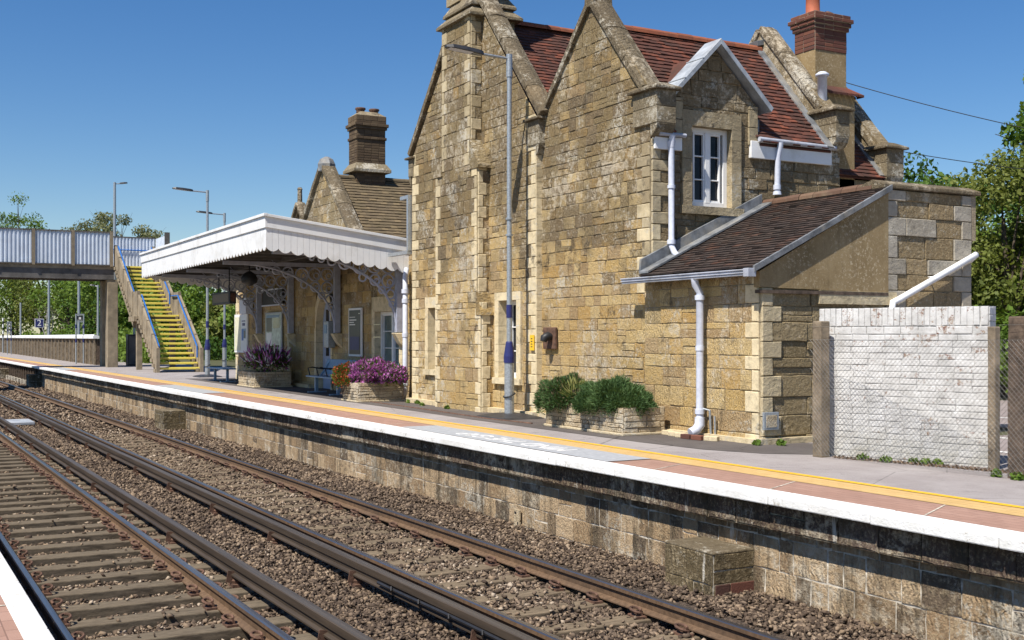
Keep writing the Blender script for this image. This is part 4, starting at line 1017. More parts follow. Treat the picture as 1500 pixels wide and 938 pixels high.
# ------------------------------------------------------------------ lean-to
def lean_to():
    t = thing('lean_to', 'low stone lean-to with dark tiled mono-pitch roof against the station house', 'lean-to', (-13.7, 10.78, 0))
    q = MB(); wall(q, (-15.16, 10.78, 0), XU, [[(0, -.1), (2.76, -.1), (2.76, 2.38), (0, 2.38)]], seed=41, qr=True, qm=2, qw=(.16, .3), h=(.19, .31), l=(.26, .62))
    q.box(-15.1, -12.36, 10.68, 10.79, -.12, .07, 0, (.3, .9, .6)); q.build('front_wall', SM, t)
    q = MB(); wall(q, (-12.4, 10.78, 0), YU, [[(0, -.1), (2.42, -.1), (2.42, 2.2), (0, 2.2)]], seed=43, ql=True, qw=(.2, .36), h=(.2, .31), l=(.35, .75), d=(.012, .045), qc=.65)
    fbox(q, (-12.4, 10.78, 0), YU, 1.05, 2.6, 1.98, 2.17, 0, .075, 0, (.5, .75, .6)); q.box(-12.42, -12.28, 10.7, 12.4, -.12, .08, 0, (.4, .6, .7)); q.build('side_wall', [M['rock'], M['mortar']], t)
    q = MB(); q.prism([(-12.46, 10.72, 2.2), (-12.46, 13.22, 2.16), (-12.46, 13.22, 3.68), (-12.46, 10.72, 2.42)], (.12, 0, 0)); q.build('rendered_gable', M['render'], t)
    q = MB(); q.box(-12.44, -12.32, 10.72, 13.2, 2.115, 2.165); q.build('gable_strip', M['wood'], t)  # thin dark strip along the lower edge of the rendered gable
    q = MB(); Sl = V((0, 2.64, 1.28)); tiles(q, (-15.02, 10.56, 2.47), XU, Sl, 2.74, Sl.length, seed=44, gauge=.1)
    roof_base(q, [(-15.05, 10.56, 2.46), (-12.28, 10.56, 2.46), (-12.28, 13.2, 3.74), (-15.05, 13.2, 3.74)], .05)
    rf = q.build('tiled_roof', M['tile_brown'], t)
    q = MB(); ridge(q, (-15.06, 13.2, 3.78), (-12.55, 13.2, 3.78), .11, .3, 4); q.build('ridge_tiles', M['ridge_brown'], rf)
    q = MB()
    q.prism([(-15.06, 10.58, 2.52), (-15.06, 13.1, 3.74), (-15.06, 13.1, 3.93), (-15.06, 10.60, 2.74)], (.05, 0, 0)); q.prism([(-15.01, 10.56, 2.505), (-15.01, 13.1, 3.735), (-15.01, 13.1, 3.775), (-15.01, 10.56, 2.545)], (.24, 0, 0))
    q.build('lead_flashing', M['lead_dark'], t, bevel=.005); q = MB()
    q.prism([(-12.30, 10.56, 2.40), (-12.30, 13.22, 3.69), (-12.30, 13.22, 3.78), (-12.30, 10.56, 2.49)], (.045, 0, 0))
    q.build('lead_flashing', M['lead_dark'], t, bevel=.005)
    q = MB(); q.box(-15.42, -12.32, 10.47, 10.58, 2.425, 2.445); q.box(-15.41, -12.33, 10.485, 10.58, 2.40, 2.425); q.box(-15.42, -12.32, 10.475, 10.58, 2.385, 2.40); q.box(-15.40, -12.34, 10.49, 10.58, 2.355, 2.385); q.box(-12.38, -12.27, 10.455, 10.60, 2.335, 2.455); q.build('gutter', M['gutter'], t, bevel=.006)
    q = MB(); x, y = -13.57, 10.64
    q.tube([(x, 10.54, 2.37), (x, 10.56, 2.27), (x, y, 2.16), (x, y, .30)], .056, 12)
    for z0, r in ((2.05, .075), (1.3, .066), (.36, .072)): q.lathe(x, y, [(r, z0), (r, z0 + .07)], 12)
    q.tube([(x, y, .31), (x, y, .2), (x - .01, y - .06, .12), (x - .02, y - .16, .08)], [.075, .08, .075, .07], 12)
    q.build('downpipe', M['lilac'], t, smooth=True)
    q = MB(); q.tube([(x + .16, 10.72, .06), (x + .16, 10.70, .42), (x + .03, 10.66, .44)], .018, 6); q.tube([(x + .26, 10.72, .06), (x + .26, 10.71, .34)], .014, 6); q.build('service_pipe', M['galv'], t)
    q = MB(); q.box(-12.33, -12.29, 10.76, 11.03, .2, .45); mb_ = q.build('meter_box', M['galv'], t, bevel=.006)
    q = MB(); q.box(-12.29, -12.283, 10.80, 10.99, .24, .41); q.build('box_door', M['pave_stone'], mb_)
lean_to()
t = thing('brick_kerb', 'small kerb of loose red and pale bricks round the foot of the lean-to drainpipe', 'brick kerb', (-13.5, 10.45, 0))
q = MB()
for i, (x, y, a) in enumerate([(-14.25, 10.57, .1), (-14.02, 10.52, .1), (-13.78, 10.47, .05), (-13.56, 10.40, 0), (-13.33, 10.42, .1), (-13.12, 10.5, .5)]):
    d = V((math.cos(a), math.sin(a), 0)) * .105; q.bar(V((x, y, .035)) - d, V((x, y, .035)) + d, .1, .07, m=0 if i in (3, 4) else 1, c=(R.random(), .8, .5))
q.build('kerb_bricks', [M['brick'], M['pave_stone']], t, bevel=.008)

def outhouse():
    t = thing('stone_outhouse', 'square stone outhouse with flat coping rising behind the lean-to', 'outhouse', (-12.6, 14.1, 0))
    q = MB(); wall(q, (-12.38, 13.2, 0), YU, [[(0, 0), (1.85, 0), (1.85, 3.72), (0, 3.72)]], seed=51, ql=True, qr=True, qw=(.22, .4), h=(.24, .34), l=(.4, .7), qc=.85, mixq=.38, d=(.01, .035))
    wall(q, (-12.72, 13.2, 0), XU, [[(0, 3.0), (.34, 3.0), (.34, 3.72), (0, 3.72)]], seed=52, l=(.34, .36), qc=.5, reveal=0)
    q.box(-15.1, -12.4, 13.24, 15.0, 0, 3.0, 1); q.box(-12.72, -12.4, 13.22, 15.03, 3.0, 3.72, 1)
    q.box(-12.74, -12.35, 15.03, 15.15, 3.02, 3.72, 0, (.5, .4, .6)); q.prism([(-12.74, 15.03, 3.02), (-12.74, 15.13, 3.02), (-12.74, 15.03, 2.86)], (.36, 0, 0), 0, (.5, .4, .6))
    q.build('outhouse_wall', [M['grey_stone'], M['mortar']], t)
    q = MB(); q.prism([(-12.84, 13.1, 3.73), (-12.3, 13.1, 3.73), (-12.3, 13.1, 3.79), (-12.55, 13.1, 3.88), (-12.84, 13.1, 3.80)], (0, 2.12, 0)); q.build('coping', M['coping'], t, bevel=.012)
    q = MB(); q.tube([(-12.45, 15.1, 2.70), (-12.3, 15.1, 2.80), (-12.27, 15.04, 2.78), (-12.27, 13.36, 2.06), (-12.27, 13.24, 2.02), (-12.27, 13.22, 1.9), (-12.27, 13.22, .1)], .05, 10); q.bar((-12.38, 14.1, 2.42), (-12.27, 14.1, 2.42), .02, .02); q.build('downpipe', M['white'], t, smooth=True)
outhouse()

# ------------------------------------------------------------------ waiting room wing
def waiting_room():
    t = thing('waiting_room', 'single storey stone waiting room wing with mossy tiled roof behind the canopy', 'station wing', (-32.5, 11.2, 0))
    O = (-41, 11.2, 0); q = MB()
    hd = (8.72, 10.12, -.1, 2.85); hw = (13.35, 14.95, .72, 2.15)
    hs = [surround(q, O, XU, hw, .2, .38, .12, 4)]
    wall(q, O, XU, [[(0, -.1), (16.65, -.1), (16.65, 3.7), (0, 3.7)], [(7.0, 3.7), (11.6, 3.7), (11.6, 4.25), (7.0, 4.25)], [(7.0, 4.25), (11.6, 4.25), (9.3, 6.35)]], hs + [hd], seed=61, ql=True, h=(.22, .32), l=(.3, .7), reveal=0)
    # pointed door arch in dressed stone
    ac = lambda s: (9.42 - .62 + .62 * s * 2, 0)
    arc = []
    for i in range(9): a = PI / 2 * i / 8 * .82; arc.append((8.80 + 1.24 * (1 - math.cos(a)) * .62, 1.75 + 1.02 * math.sin(a)))
    arc[-1] = (9.42, arc[-1][1] + .02)
    full = arc + [(18.84 - u, z) for u, z in reversed(arc[:-1])]
    P = lambda u, z, d: V((-41 + u, 11.2 - d, z))
    for i in range(len(full) - 1):
        (u0, z0), (u1, z1) = full[i], full[i + 1]
        f = lambda u, z: (hd[0] if z < 2.4 and u < 9.42 else (hd[1] if z < 2.4 else u), z if z < 2.4 else 2.85)
        o0, o1 = f(u0, z0), f(u1, z1)
        q.add([P(u0, z0, .05), P(u1, z1, .05), P(*o1, .05), P(*o0, .05), P(u0, z0, -.3), P(u1, z1, -.3)], [(0, 1, 2, 3), (1, 0, 4, 5)], 0, (.4, .9, .5))
    for z in np.arange(-.1, 1.75, .36):
        for s in (0, 1): fbox(q, O, XU, (hd[0], 9.42 + .62)[s] - (.06 if not s else 0), (8.80, hd[1])[s] + (.06 if s else 0), z + .004, min(z + .355, 1.75), -.3, .055, 0, (R.random(), .9, R.random()))
    z = 0.0; k = 0
    while z < 4.2:
        w = (.18, .32)[k % 2]; fbox(q, O, XU, 6.1, 6.1 + w, z + .003, z + .297, .02, .06, 0, (R.random(), 1, R.random())); z += .3; k += 1
    fbox(q, O, XU, 5.85, 6.6, -.05, .16, .0, .34, 0, (.4, .8, .6)); fbox(q, O, XU, 6.7, 8.6, -.05, .1, .0, .2, 0, (.4, .6, .6))
    q.build('front_wall', SM, t)
    q = MB(); dp = [(8.82, 0), (10.02, 0)] + [(18.84 - u, z) for u, z in arc[:-1]] + list(reversed(arc))
    q.prism([P(u, z, -.16) for u, z in dp], (0, .06, 0)); d = q.build('door', M['door_paint'], t)
    q = MB(); fbox(q, O, XU, 9.1, 9.34, .95, 2.3, -.155, -.15); fbox(q, O, XU, 9.5, 9.76, .95, 2.3, -.155, -.15); q.build('door_glass', M['glass'], d)
    q = MB(); fbox(q, O, XU, 9.5, 9.8, .62, .88, -.15, -.145); ds = q.build('door_notice', M['poster_dark'], d)
    q = MB(); fbox(q, O, XU, 9.53, 9.77, .79, .83, -.1445, -.143); fbox(q, O, XU, 9.53, 9.7, .70, .74, -.1445, -.143); q.build('notice_lines', M['poster_white'], ds)
    window(t, O, XU, hw, .12, 2, 3, glass='glass_green', fw=.07, col=.1)
    # roofs
    q = MB(); S1 = V((-2.5, 0, 2.5)); tiles(q, (-29.1, 11.5, 3.65), YU, S1, 7.5, S1.length, seed=62, gauge=.13, tw=.2, th=.018)
    for pts in ([(-29.1, 11.5, 3.63), (-29.1, 19, 3.63), (-31.6, 19, 6.13), (-31.6, 11.5, 6.13)], [(-34.1, 19, 3.63), (-34.1, 11.5, 3.63), (-31.6, 11.5, 6.13), (-31.6, 19, 6.13)],
                [(-41, 11.2, 3.66), (-34.0, 11.2, 3.66), (-34.0, 16, 3.9), (-41, 16, 3.9)], [(-29.2, 11.2, 3.66), (-24.4, 11.2, 3.66), (-24.4, 19, 3.9), (-29.2, 19, 3.9)],
                [(-35.6, 12.4, 3.9), (-35.6, 16, 3.9), (-37.6, 16, 5.9), (-37.6, 12.4, 5.9)], [(-39.6, 16, 3.9), (-39.6, 12.4, 3.9), (-37.6, 12.4, 5.9), (-37.6, 16, 5.9)]): roof_base(q, pts)
    rf = q.build('tiled_roof', M['tile_stone'], t)
    q = MB(); ridge(q, (-31.6, 11.55, 6.16), (-31.6, 19, 6.16), .11, .35, 3); q.build('ridge_tiles', M['tile_stone'], rf)
    q = MB(); coping(q, (-29.3, 11.3, 4.22), (-31.7, 11.3, 6.42), .42, .17, seed=8); coping(q, (-34.1, 11.3, 4.22), (-31.7, 11.3, 6.42), .42, .17, seed=9)
    coping(q, (-35.6, 12.45, 3.95), (-37.6, 12.45, 6.0), .3, .13, seed=10); coping(q, (-39.6, 12.45, 3.95), (-37.6, 12.45, 6.0), .3, .13, seed=11)
    q.build('coping', M['coping'], t, bevel=.012)
    q = MB(); q.lathe(-31.7, 11.3, [(.26, 6.3), (.27, 6.5), (.2, 6.64), (.06, 6.72)], 8); q.build('apex_stone', M['lead_dark'], t)
    q = MB(); q.lathe(-37.6, 12.45, [(.09, 6.0), (.08, 6.5), (.1, 6.52), (.06, 6.58)], 8); q.build('finial', M['coping'], t)
    q = MB(); q.prism([(-39.6, 12.5, 3.7), (-35.6, 12.5, 3.7), (-37.6, 12.5, 5.9)], (0, .2, 0)); q.box(-41, -24.4, 18.8, 19, 0, 3.8); q.box(-41, -40.8, 11.25, 16, 0, 3.7); q.build('back_wall', M['stone_dark'], t)
    q = MB(); x0, x1, y0, y1 = -32.05, -31.4, 12.12, 13.0
    def bc(o, z0, z1, sd):
        for OO, U, L in (((x0 - o, y0 - o, 0), XU, x1 - x0 + 2 * o), ((x1 + o, y0 - o, 0), YU, y1 - y0 + 2 * o), ((x1 + o, y1 + o, 0), XM, x1 - x0 + 2 * o), ((x0 - o, y1 + o, 0), YM, y1 - y0 + 2 * o)): bricks(q, OO, U, 0, L, z0, z1, seed=sd)
        q.add([(x0 - o, y0 - o, z1), (x1 + o, y0 - o, z1), (x1 + o, y1 + o, z1), (x0 - o, y1 + o, z1), (x0 - o, y0 - o, z0), (x1 + o, y0 - o, z0), (x1 + o, y1 + o, z0), (x0 - o, y1 + o, z0)], [(0, 1, 2, 3), (7, 6, 5, 4)], 0)
    bc(0, 5.9, 7.28, 1); bc(.03, 7.28, 7.36, 2); bc(0, 7.36, 7.58, 3); bc(.04, 7.58, 7.66, 4); bc(.08, 7.66, 7.75, 5); bc(.02, 7.75, 7.98, 6)
    ch = q.build('chimney', [M['brick_old'], M['brick_old']], t)
    q = MB()
    for a, b, za, zb in ((.14, .14, 6.32, 6.40), (.14, .02, 6.40, 6.58), (.02, -.18, 7.98, 8.12)):
        vs = [(x, y, z) for o, z in ((a, za), (b, zb)) for x, y in ((x0 - o, y0 - o), (x1 + o, y0 - o), (x1 + o, y1 + o), (x0 - o, y1 + o))]
        q.add(vs, [(3, 2, 1, 0), (4, 5, 6, 7)] + [(j, (j + 1) % 4, 4 + (j + 1) % 4, 4 + j) for j in range(4)], 0, (.5, .6, .4))
    q.build('base_flashing', M['coping'], ch)
    for y in (12.35, 12.78):
        q = MB(); q.lathe((x0 + x1) / 2, y, [(.12, 8.09), (.13, 8.12), (.12, 8.16), (.16, 8.20), (.15, 8.24), (.10, 8.24)], 12); q.build('chimney_pot', M['rust'], ch, smooth=True)
waiting_room()

# ------------------------------------------------------------------ canopy
def canopy():
    t = thing('platform_canopy', 'white timber platform canopy with scalloped valance and lilac iron brackets', 'canopy', (-32.6, 9.4, 3.5))
    x0, x1, yf, yb = -39.75, -25.55, 7.66, 11.2
    zt = lambda y: 4.30 - (y - yf) / (yb - yf) * .44
    def valance(name, P, L, zo, nrm_flip=False):
        q = MB(); w = .142; n = int(L / w); w = L / n; sc = 2 * w
        for i in range(n):
            u0, u1 = i * w + .0025, (i + 1) * w - .0025; k = 6
            bot = [(u0 + (u1 - u0) * j / k, -.085 * abs(math.sin(PI * (u0 + (u1 - u0) * j / k) / sc)) ** .75) for j in range(k + 1)]
            for d in (0,):
                front = [P(u, zo(u)[1] + b, .0) for u, b in bot] + [P(u1, zo(u1)[0], .0), P(u0, zo(u0)[0], .0)]
                back = [P(u, zo(u)[1] + b, -.022) for u, b in bot] + [P(u1, zo(u1)[0], -.022), P(u0, zo(u0)[0], -.022)]
                m = len(front); q.add(front + back, [tuple(range(m)), tuple(range(2 * m - 1, m - 1, -1))] + [(j, m + j, m + (j + 1) % m, (j + 1) % m) for j in range(m)])
        return q.build(name, M['white'], t)
    valance('front_valance', lambda u, z, d: V((x0 + u, yf - d, z)), x1 - x0, lambda u: (4.0, 3.56))
    valance('end_valance', lambda u, z, d: V((x1 + d, yf + u, z)), yb - yf, lambda u: (zt(yf + u) - .22, zt(yf + u) - .74))
    valance('end_valance', lambda u, z, d: V((x0 - d, yb - u, z)), yb - yf, lambda u: (zt(yb - u) - .22, zt(yb - u) - .74))
    q = MB()   # cornice boards
    q.box(x0 - .03, x1 + .03, yf - .03, yf + .02, 3.99, 4.25); q.box(x0 - .07, x1 + .07, yf - .07, yf + .02, 4.25, 4.315)
    for x, s in ((x1, 1), (x0, -1)):
        for o, a, b in ((.028, .30, .05), (.068, .05, -.015)):
            q.prism([(x + s * o, yf - o, zt(yf) - a), (x + s * o, yb, zt(yb) - a), (x + s * o, yb, zt(yb) - b), (x + s * o, yf - o, zt(yf) - b)], (-s * .05, 0, 0))
    q.build('cornice', M['white'], t, bevel=.006)
    q = MB(); q.prism([(x0, yf, zt(yf) - .02), (x0, yb, zt(yb) - .02), (x0, yb, zt(yb) - .06), (x0, yf, zt(yf) - .06)], (x1 - x0, 0, 0)); q.build('roof_deck', M['lead'], t)
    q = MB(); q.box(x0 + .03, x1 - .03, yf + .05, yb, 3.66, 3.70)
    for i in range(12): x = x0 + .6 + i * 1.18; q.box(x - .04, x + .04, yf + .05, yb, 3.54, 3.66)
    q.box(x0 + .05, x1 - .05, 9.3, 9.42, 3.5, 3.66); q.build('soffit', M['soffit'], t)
    for i, x in enumerate((-25.85, -30.2, -34.3, -37.7)):
        q = MB(); q.box(x - .07, x + .07, 10.98, 11.14, 1.62, 3.54); q.box(x - .05, x + .05, 7.9, 11.1, 3.42, 3.52)
        arc = []
        for j in range(25):
            a = PI / 2 * j / 24; arc.append(V((x, 11.0 - 2.75 * (1 - math.cos(a)) , 1.66 + 1.80 * math.sin(a) ** .9)))
        q.tube(arc, .035, 6); b = q.build('bracket', M['lilac_dark'], t)
        q = MB(); rr = random.Random(4); ey, ez = V((0, 1, 0)), V((0, 0, 1))
        for (y, z, r) in ((10.78, 3.22, .17), (10.42, 3.22, .17), (10.78, 2.86, .16), (10.44, 2.88, .13), (10.06, 3.2, .18), (10.84, 2.54, .11), (9.66, 3.26, .14), (10.12, 2.93, .09), (10.62, 2.64, .08), (9.34, 3.3, .10), (10.88, 2.3, .07), (9.08, 3.34, .07), (8.85, 3.36, .05)):
            q.ring((x, y, z), ey, ez, r, .022, 16)
            if r > .12: q.ring((x, y + r * .3, z - r * .2), ey, ez, r * .45, .016, 12)
        for j in range(4, 22, 3): q.tube([arc[j], arc[j] + V((0, .12, .16)), arc[j] + V((0, .02, .26))], .014, 5)
        q.build('scrollwork', M['lilac_dark'], b)
        q = MB(); q.prism([(x - .11, 10.9, 1.6), (x - .11, 11.2, 1.6), (x - .11, 11.2, 1.2), (x - .11, 11.05, 1.34)], (.22, 0, 0), 0, (.5, 1, .5)); q.build('corbel_stone', M['stone'], b, bevel=.02)
    q = MB(); x, y = -25.36, 11.02
    q.tube([(x - .1, yb - .1, 3.14), (x, y, 2.98), (x, y, .2), (x - .02, y - .03, .1), (x - .02, y - .14, .04)], .065, 12)
    for z0, r in ((2.55, .095), (2.32, .085), (.34, .085), (1.5, .078)): q.lathe(x, y, [(r, z0), (r, z0 + .1)], 12)
    q.build('downpipe', M['lilac'], t, smooth=True)
    q = MB(); q.box(-25.5, -24.34, 10.62, 10.74, 3.42, 3.5); q.box(-24.42, -24.33, 10.64, 10.73, 3.5, 4.7); q.box(-24.8, -24.33, 10.64, 10.73, 4.7, 4.78); q.build('trunking', M['galv'], t)
canopy()
t = thing('hanging_lamp', 'dark round lamp hanging under the canopy on a thin rod', 'lamp', (-32.3, 9.2, 3.66))
q = MB(); q.tube([(-32.3, 9.2, 3.7), (-32.3, 9.2, 3.35)], .02, 6); q.build('rod', M['black'], t)
q = MB(); q.lathe(-32.3, 9.2, [(.05, 3.38), (.17, 3.3), (.24, 3.17), (.22, 3.06), (.1, 2.98), (.03, 2.96)], 14); q.build('lamp_globe', M['black'], t, smooth=True)
t = thing('departure_display', 'dark departure display board hanging at the far end of the canopy', 'display board', (-34.3, 9.0, 3.5))
q = MB(); q.box(-35.3, -33.3, 8.9, 9.1, 2.48, 2.84); b = q.build('display_case', M['black'], t, bevel=.01)
q = MB(); q.box(-35.2, -33.4, 8.893, 8.899, 2.54, 2.78); q.box(-33.299, -33.29, 8.93, 9.07, 2.54, 2.78); q.build('display_screen', M['amber'], b)
q = MB(); q.tube([(-34.9, 9, 2.84), (-34.9, 9, 3.66)], .02, 6); q.tube([(-33.7, 9, 2.84), (-33.7, 9, 3.66)], .02, 6); q.build('hanger', M['black'], t)

# notices on the waiting room wall (each lies on the wall plane)
def board(name, label, x0, x1, z0, z1, face, y=11.15, frame='galv', bars=()):
    t = thing(name, label, 'notice board' if 'board' in name else 'poster', ((x0 + x1) / 2, y, z0))
    q = MB(); q.box(x0, x1, y - .03, y + .02, z0, z1); q.build('board_frame', M[frame], t, bevel=.006)
    q = MB(); q.box(x0 + .06, x1 - .06, y - .036, y - .031, z0 + .06, z1 - .06); s = q.build('poster_sheet', M[face], t)
    for i, (m_, a, b, c, d) in enumerate(bars):
        q = MB(); W, H = x1 - x0 - .12, z1 - z0 - .12; e = .001 * (i % 3)
        q.box(x0 + .06 + a * W, x0 + .06 + b * W, y - .040 - e, y - .037 - e, z0 + .06 + c * H, z0 + .06 + d * H); q.build('printed_panel', M[m_], s)
board('notice_board', 'large white and yellow line-map notice at the sunlit far end of the wall', -40.95, -39.3, .95, 2.3, 'poster_white', frame='white', bars=[('poster_buff', .02, .52, .02, .97), ('navy', .66, .88, .72, .80), ('navy', .62, .9, .84, .87), ('blue_seat', .60, .94, .36, .64), ('poster_dark', .78, .92, .38, .58), ('blue_rail', .6, .75, .3, .62)])
board('poster', 'pale green and white map poster in the shade between two brackets', -37.15, -35.4, 1.05, 2.3, 'poster_green', bars=[('poster_dark', .05, .42, .5, .92), ('blue_seat', .05, .9, .9, .98), ('poster_white', .06, .42, .1, .46), ('glass_green', .5, .92, .6, .9), ('leaf_c', .55, .9, .05, .12)])
board('poster', 'tall narrow black poster in a white frame beside the tall white window', -29.45, -28.5, .98, 2.28, 'poster_dark', frame='white', bars=[('poster_white', .05, .55, .835, .85), ('poster_white', .05, .66, .765, .79), ('poster_white', .05, .45, .715, .735), ('poster_white', .05, .55, .66, .685), ('poster_white', .85, .97, .91, .93), ('navy', .1, .9, .1, .4)])
t = thing('name_board', 'long black sign board with pale edges high on the wall under the canopy', 'sign', (-36.2, 11.1, 2.6))
q = MB(); q.box(-37.4, -35.2, 11.08, 11.15, 2.55, 3.02); q.build('board_panel', M['black'], t)
q = MB(); q.box(-37.45, -35.15, 11.06, 11.16, 2.51, 2.55); q.box(-37.45, -35.15, 11.06, 11.16, 3.02, 3.06); q.build('board_edge', M['lilac'], t)
t = thing('wall_phone', 'grey help phone on the wall beside the arched door', 'help phone', (-30.6, 11.0, 1.2))
q = MB(); q.box(-30.78, -30.45, 10.88, 11.12, 1.2, 1.95); q.build('phone_box', M['galv'], t, bevel=.03)
q = MB(); q.box(-30.72, -30.52, 10.865, 10.882, 1.6, 1.85); q.build('phone_panel', M['blue_seat'], t)
q = MB(); q.tube([(-30.3, 11.1, 1.3), (-30.3, 11.1, 3.0)], .02, 6); q.build('conduit', M['galv'], t)
t = thing('wall_cabinet', 'small grey cabinet fixed high on the wall above the white notice', 'cabinet', (-39.0, 11.0, 2.4))
q = MB(); q.box(-39.5, -38.7, 10.9, 11.15, 2.3, 2.85); q.build('cabinet_body', M['lilac'], t, bevel=.01)
# ------------------------------------------------------------------ footbridge and stairs
def footbridge():
    t = thing('footbridge', 'concrete footbridge over the tracks with pale corrugated parapets', 'footbridge', (-60.8, 5, 0))
    x0, x1 = -62.0, -59.6
    q = MB(); q.box(x0, x1, -14, 12.75, 4.86, 5.03); q.build('deck', M['fb_conc'], t)
    q = MB(); q.box(x1 - .3, x1 - .02, -14, 10.15, 4.36, 4.86); q.box(x0 + .02, x0 + .3, -14, 10.15, 4.36, 4.86); q.build('girder', M['fb_dark'], t)
    def corr(xa, ya, yb, name, along='y'):
        q = MB(); n = int(abs(yb - ya) / .17); st = (yb - ya) / n; pts = []
        for i in range(n):
            for f, d in ((0, 0), (.35, 0), (.5, .045), (.85, .045)): pts.append((ya + (i + f) * st, d))
        pts.append((yb, 0)); vs = []
        for u, d in pts:
            p = (xa + d, u) if along == 'y' else (u, xa - d)
            vs += [(p[0], p[1], 5.08), (p[0], p[1], 6.66)]
        q.add(vs, [(2 * i, 2 * i + 2, 2 * i + 3, 2 * i + 1) for i in range(len(pts) - 1)]); return q.build(name, M['corr'], t)
    ys = [10.02 - 1.80 * i for i in range(13)]
    for i in range(12): corr(x1 + .02, ys[i + 1] + .07, ys[i] - .07, 'parapet_panel')
    q = MB(); q.box(x1 - .02, x1 + .09, -14, 10.1, 6.66, 6.72); q.box(x1 - .02, x1 + .09, -14, 10.1, 5.03, 5.09); q.box(x0, x0 + .1, -14, 12.6, 6.66, 6.72); q.build('parapet_rail', M['fb_dark'], t)
    for y in ys:
        q = MB(); q.box(x1 - .06, x1 + .11, y - .07, y + .07, 5.0, 6.75); q.build('parapet_post', M['fb_conc'], t)
    corr(x0 + .05, -14, 12.6, 'far_parapet'); corr(12.68, x0, x1 + .3, 'end_parapet', 'x')
    q = MB(); q.box(x1 + .26, x1 + .34, 12.55, 12.8, 5, 6.8); q.build('end_post', M['fb_dark'], t)
    q = MB(); q.tube([(x0 + .14, 10.4, 6.02), (x0 + .14, 12.6, 6.02)], .03, 8); q.build('handrail', M['blue_rail'], t)
    for y in (10.1, -1.6):
        q = MB(); q.box(-60.3, -59.65, y - .25, y + .25, -.1, 4.36); q.build('column', M['fb_conc'], t, bevel=.02)
        q = MB(); q.box(-61.95, -61.3, y - .25, y + .25, -.1, 4.36); q.build('column', M['fb_conc'], t, bevel=.02)
footbridge()
def stairs():
    t = thing('bridge_staircase', 'concrete footbridge staircase with yellow edged treads and blue handrails', 'staircase', (-54.5, 11.1, 0))
    y0, y1 = 10.28, 12.0; rise = .2098
    xl = lambda i: -49.75 - .354 * i
    xs = [xl(i) for i in range(12)] + [-55.1 - .375 * i for i in range(12)]
    for i, x in enumerate(xs):
        z = rise * (i + 1); q = MB(); g = .37 if i < 11 or i > 11 else 1.2
        q.box(x - .13, x + .02, y0, y1, z - .095, z, 0); q.box(x - g - .02, x - .13, y0, y1, z - .07, z - .004, 1)
        q.build('tread', [M['yellow_nose'], M['dark_tread']], t, bevel=.012)
    A = (-49.62, .0); B = (-53.75, rise * 11.6); Cc = (-55.0, rise * 11.6); D = (-59.6, rise * 24)
    def bal(p, r, y, top=1.02, low=-.22):
        q = MB(); (xa, za), (xb, zb) = p, r
        q.prism([(xa, y, za + low), (xa, y, za + top), (xb, y, zb + top), (xb, y, zb + low)], (0, .09, 0))
        n = max(1, int(abs(xb - xa) / 1.0))
        for i in range(n + 1):
            f = i / n; x = xa + (xb - xa) * f; z = za + (zb - za) * f
            q.box(x - .05, x + .05, y - .025, y + .115, z + low + (.02 if i else .0), z + top + .02)
        return q.build('balustrade', M['fb_conc'], t)
    for y in (y0 - .1, y1 + .01):
        bal(A, B, y); bal((B[0] - .1, B[1]), (Cc[0] + .1, Cc[1]), y, 1.15, -.12); bal(Cc, D, y)
    for y in (y0 + .06, y1 - .06):
        for p, r in ((A, B), (Cc, D)):
            q = MB(); k = 1 if y < 11 else 0; q.tube([(p[0] - .3, y, p[1] + .62), (p[0] - .32, y, p[1] + .95 + .15), (r[0] + .1, y, r[1] + .98)] + ([(r[0] - 1.2, y, r[1] + 1.0)] if r is B and not k else []), .035, 8); q.build('handrail', M['blue_rail'], t)
    for y in (y0 - .06, y1 - .06):
        q = MB()
        for p, r in ((A, B), (Cc, D)): q.prism([(p[0], y, p[1] - .5 if p is Cc else -.1), (p[0], y, p[1] - .1), (r[0], y, r[1] - .1), (r[0], y, r[1] - .45)], (0, .12, 0))
        for i, x in enumerate(xs): z = rise * (i + 1); q.box(x - .3, x + .06, y - .10, y + .02, z - .2, z - .06)
        q.build('stringer', M['fb_conc'], t)
    q = MB(); q.box(-55.0, -53.7, 10.0, 12.1, rise * 12 - .3, rise * 12 - .08); q.build('landing_slab', M['fb_conc'], t)
    for y in (10.4, 11.9):
        q = MB(); q.box(-54.7, -54.45, y - .12, y + .12, 0, rise * 12 - .3); q.build('support', M['fb_conc'], t)
stairs()
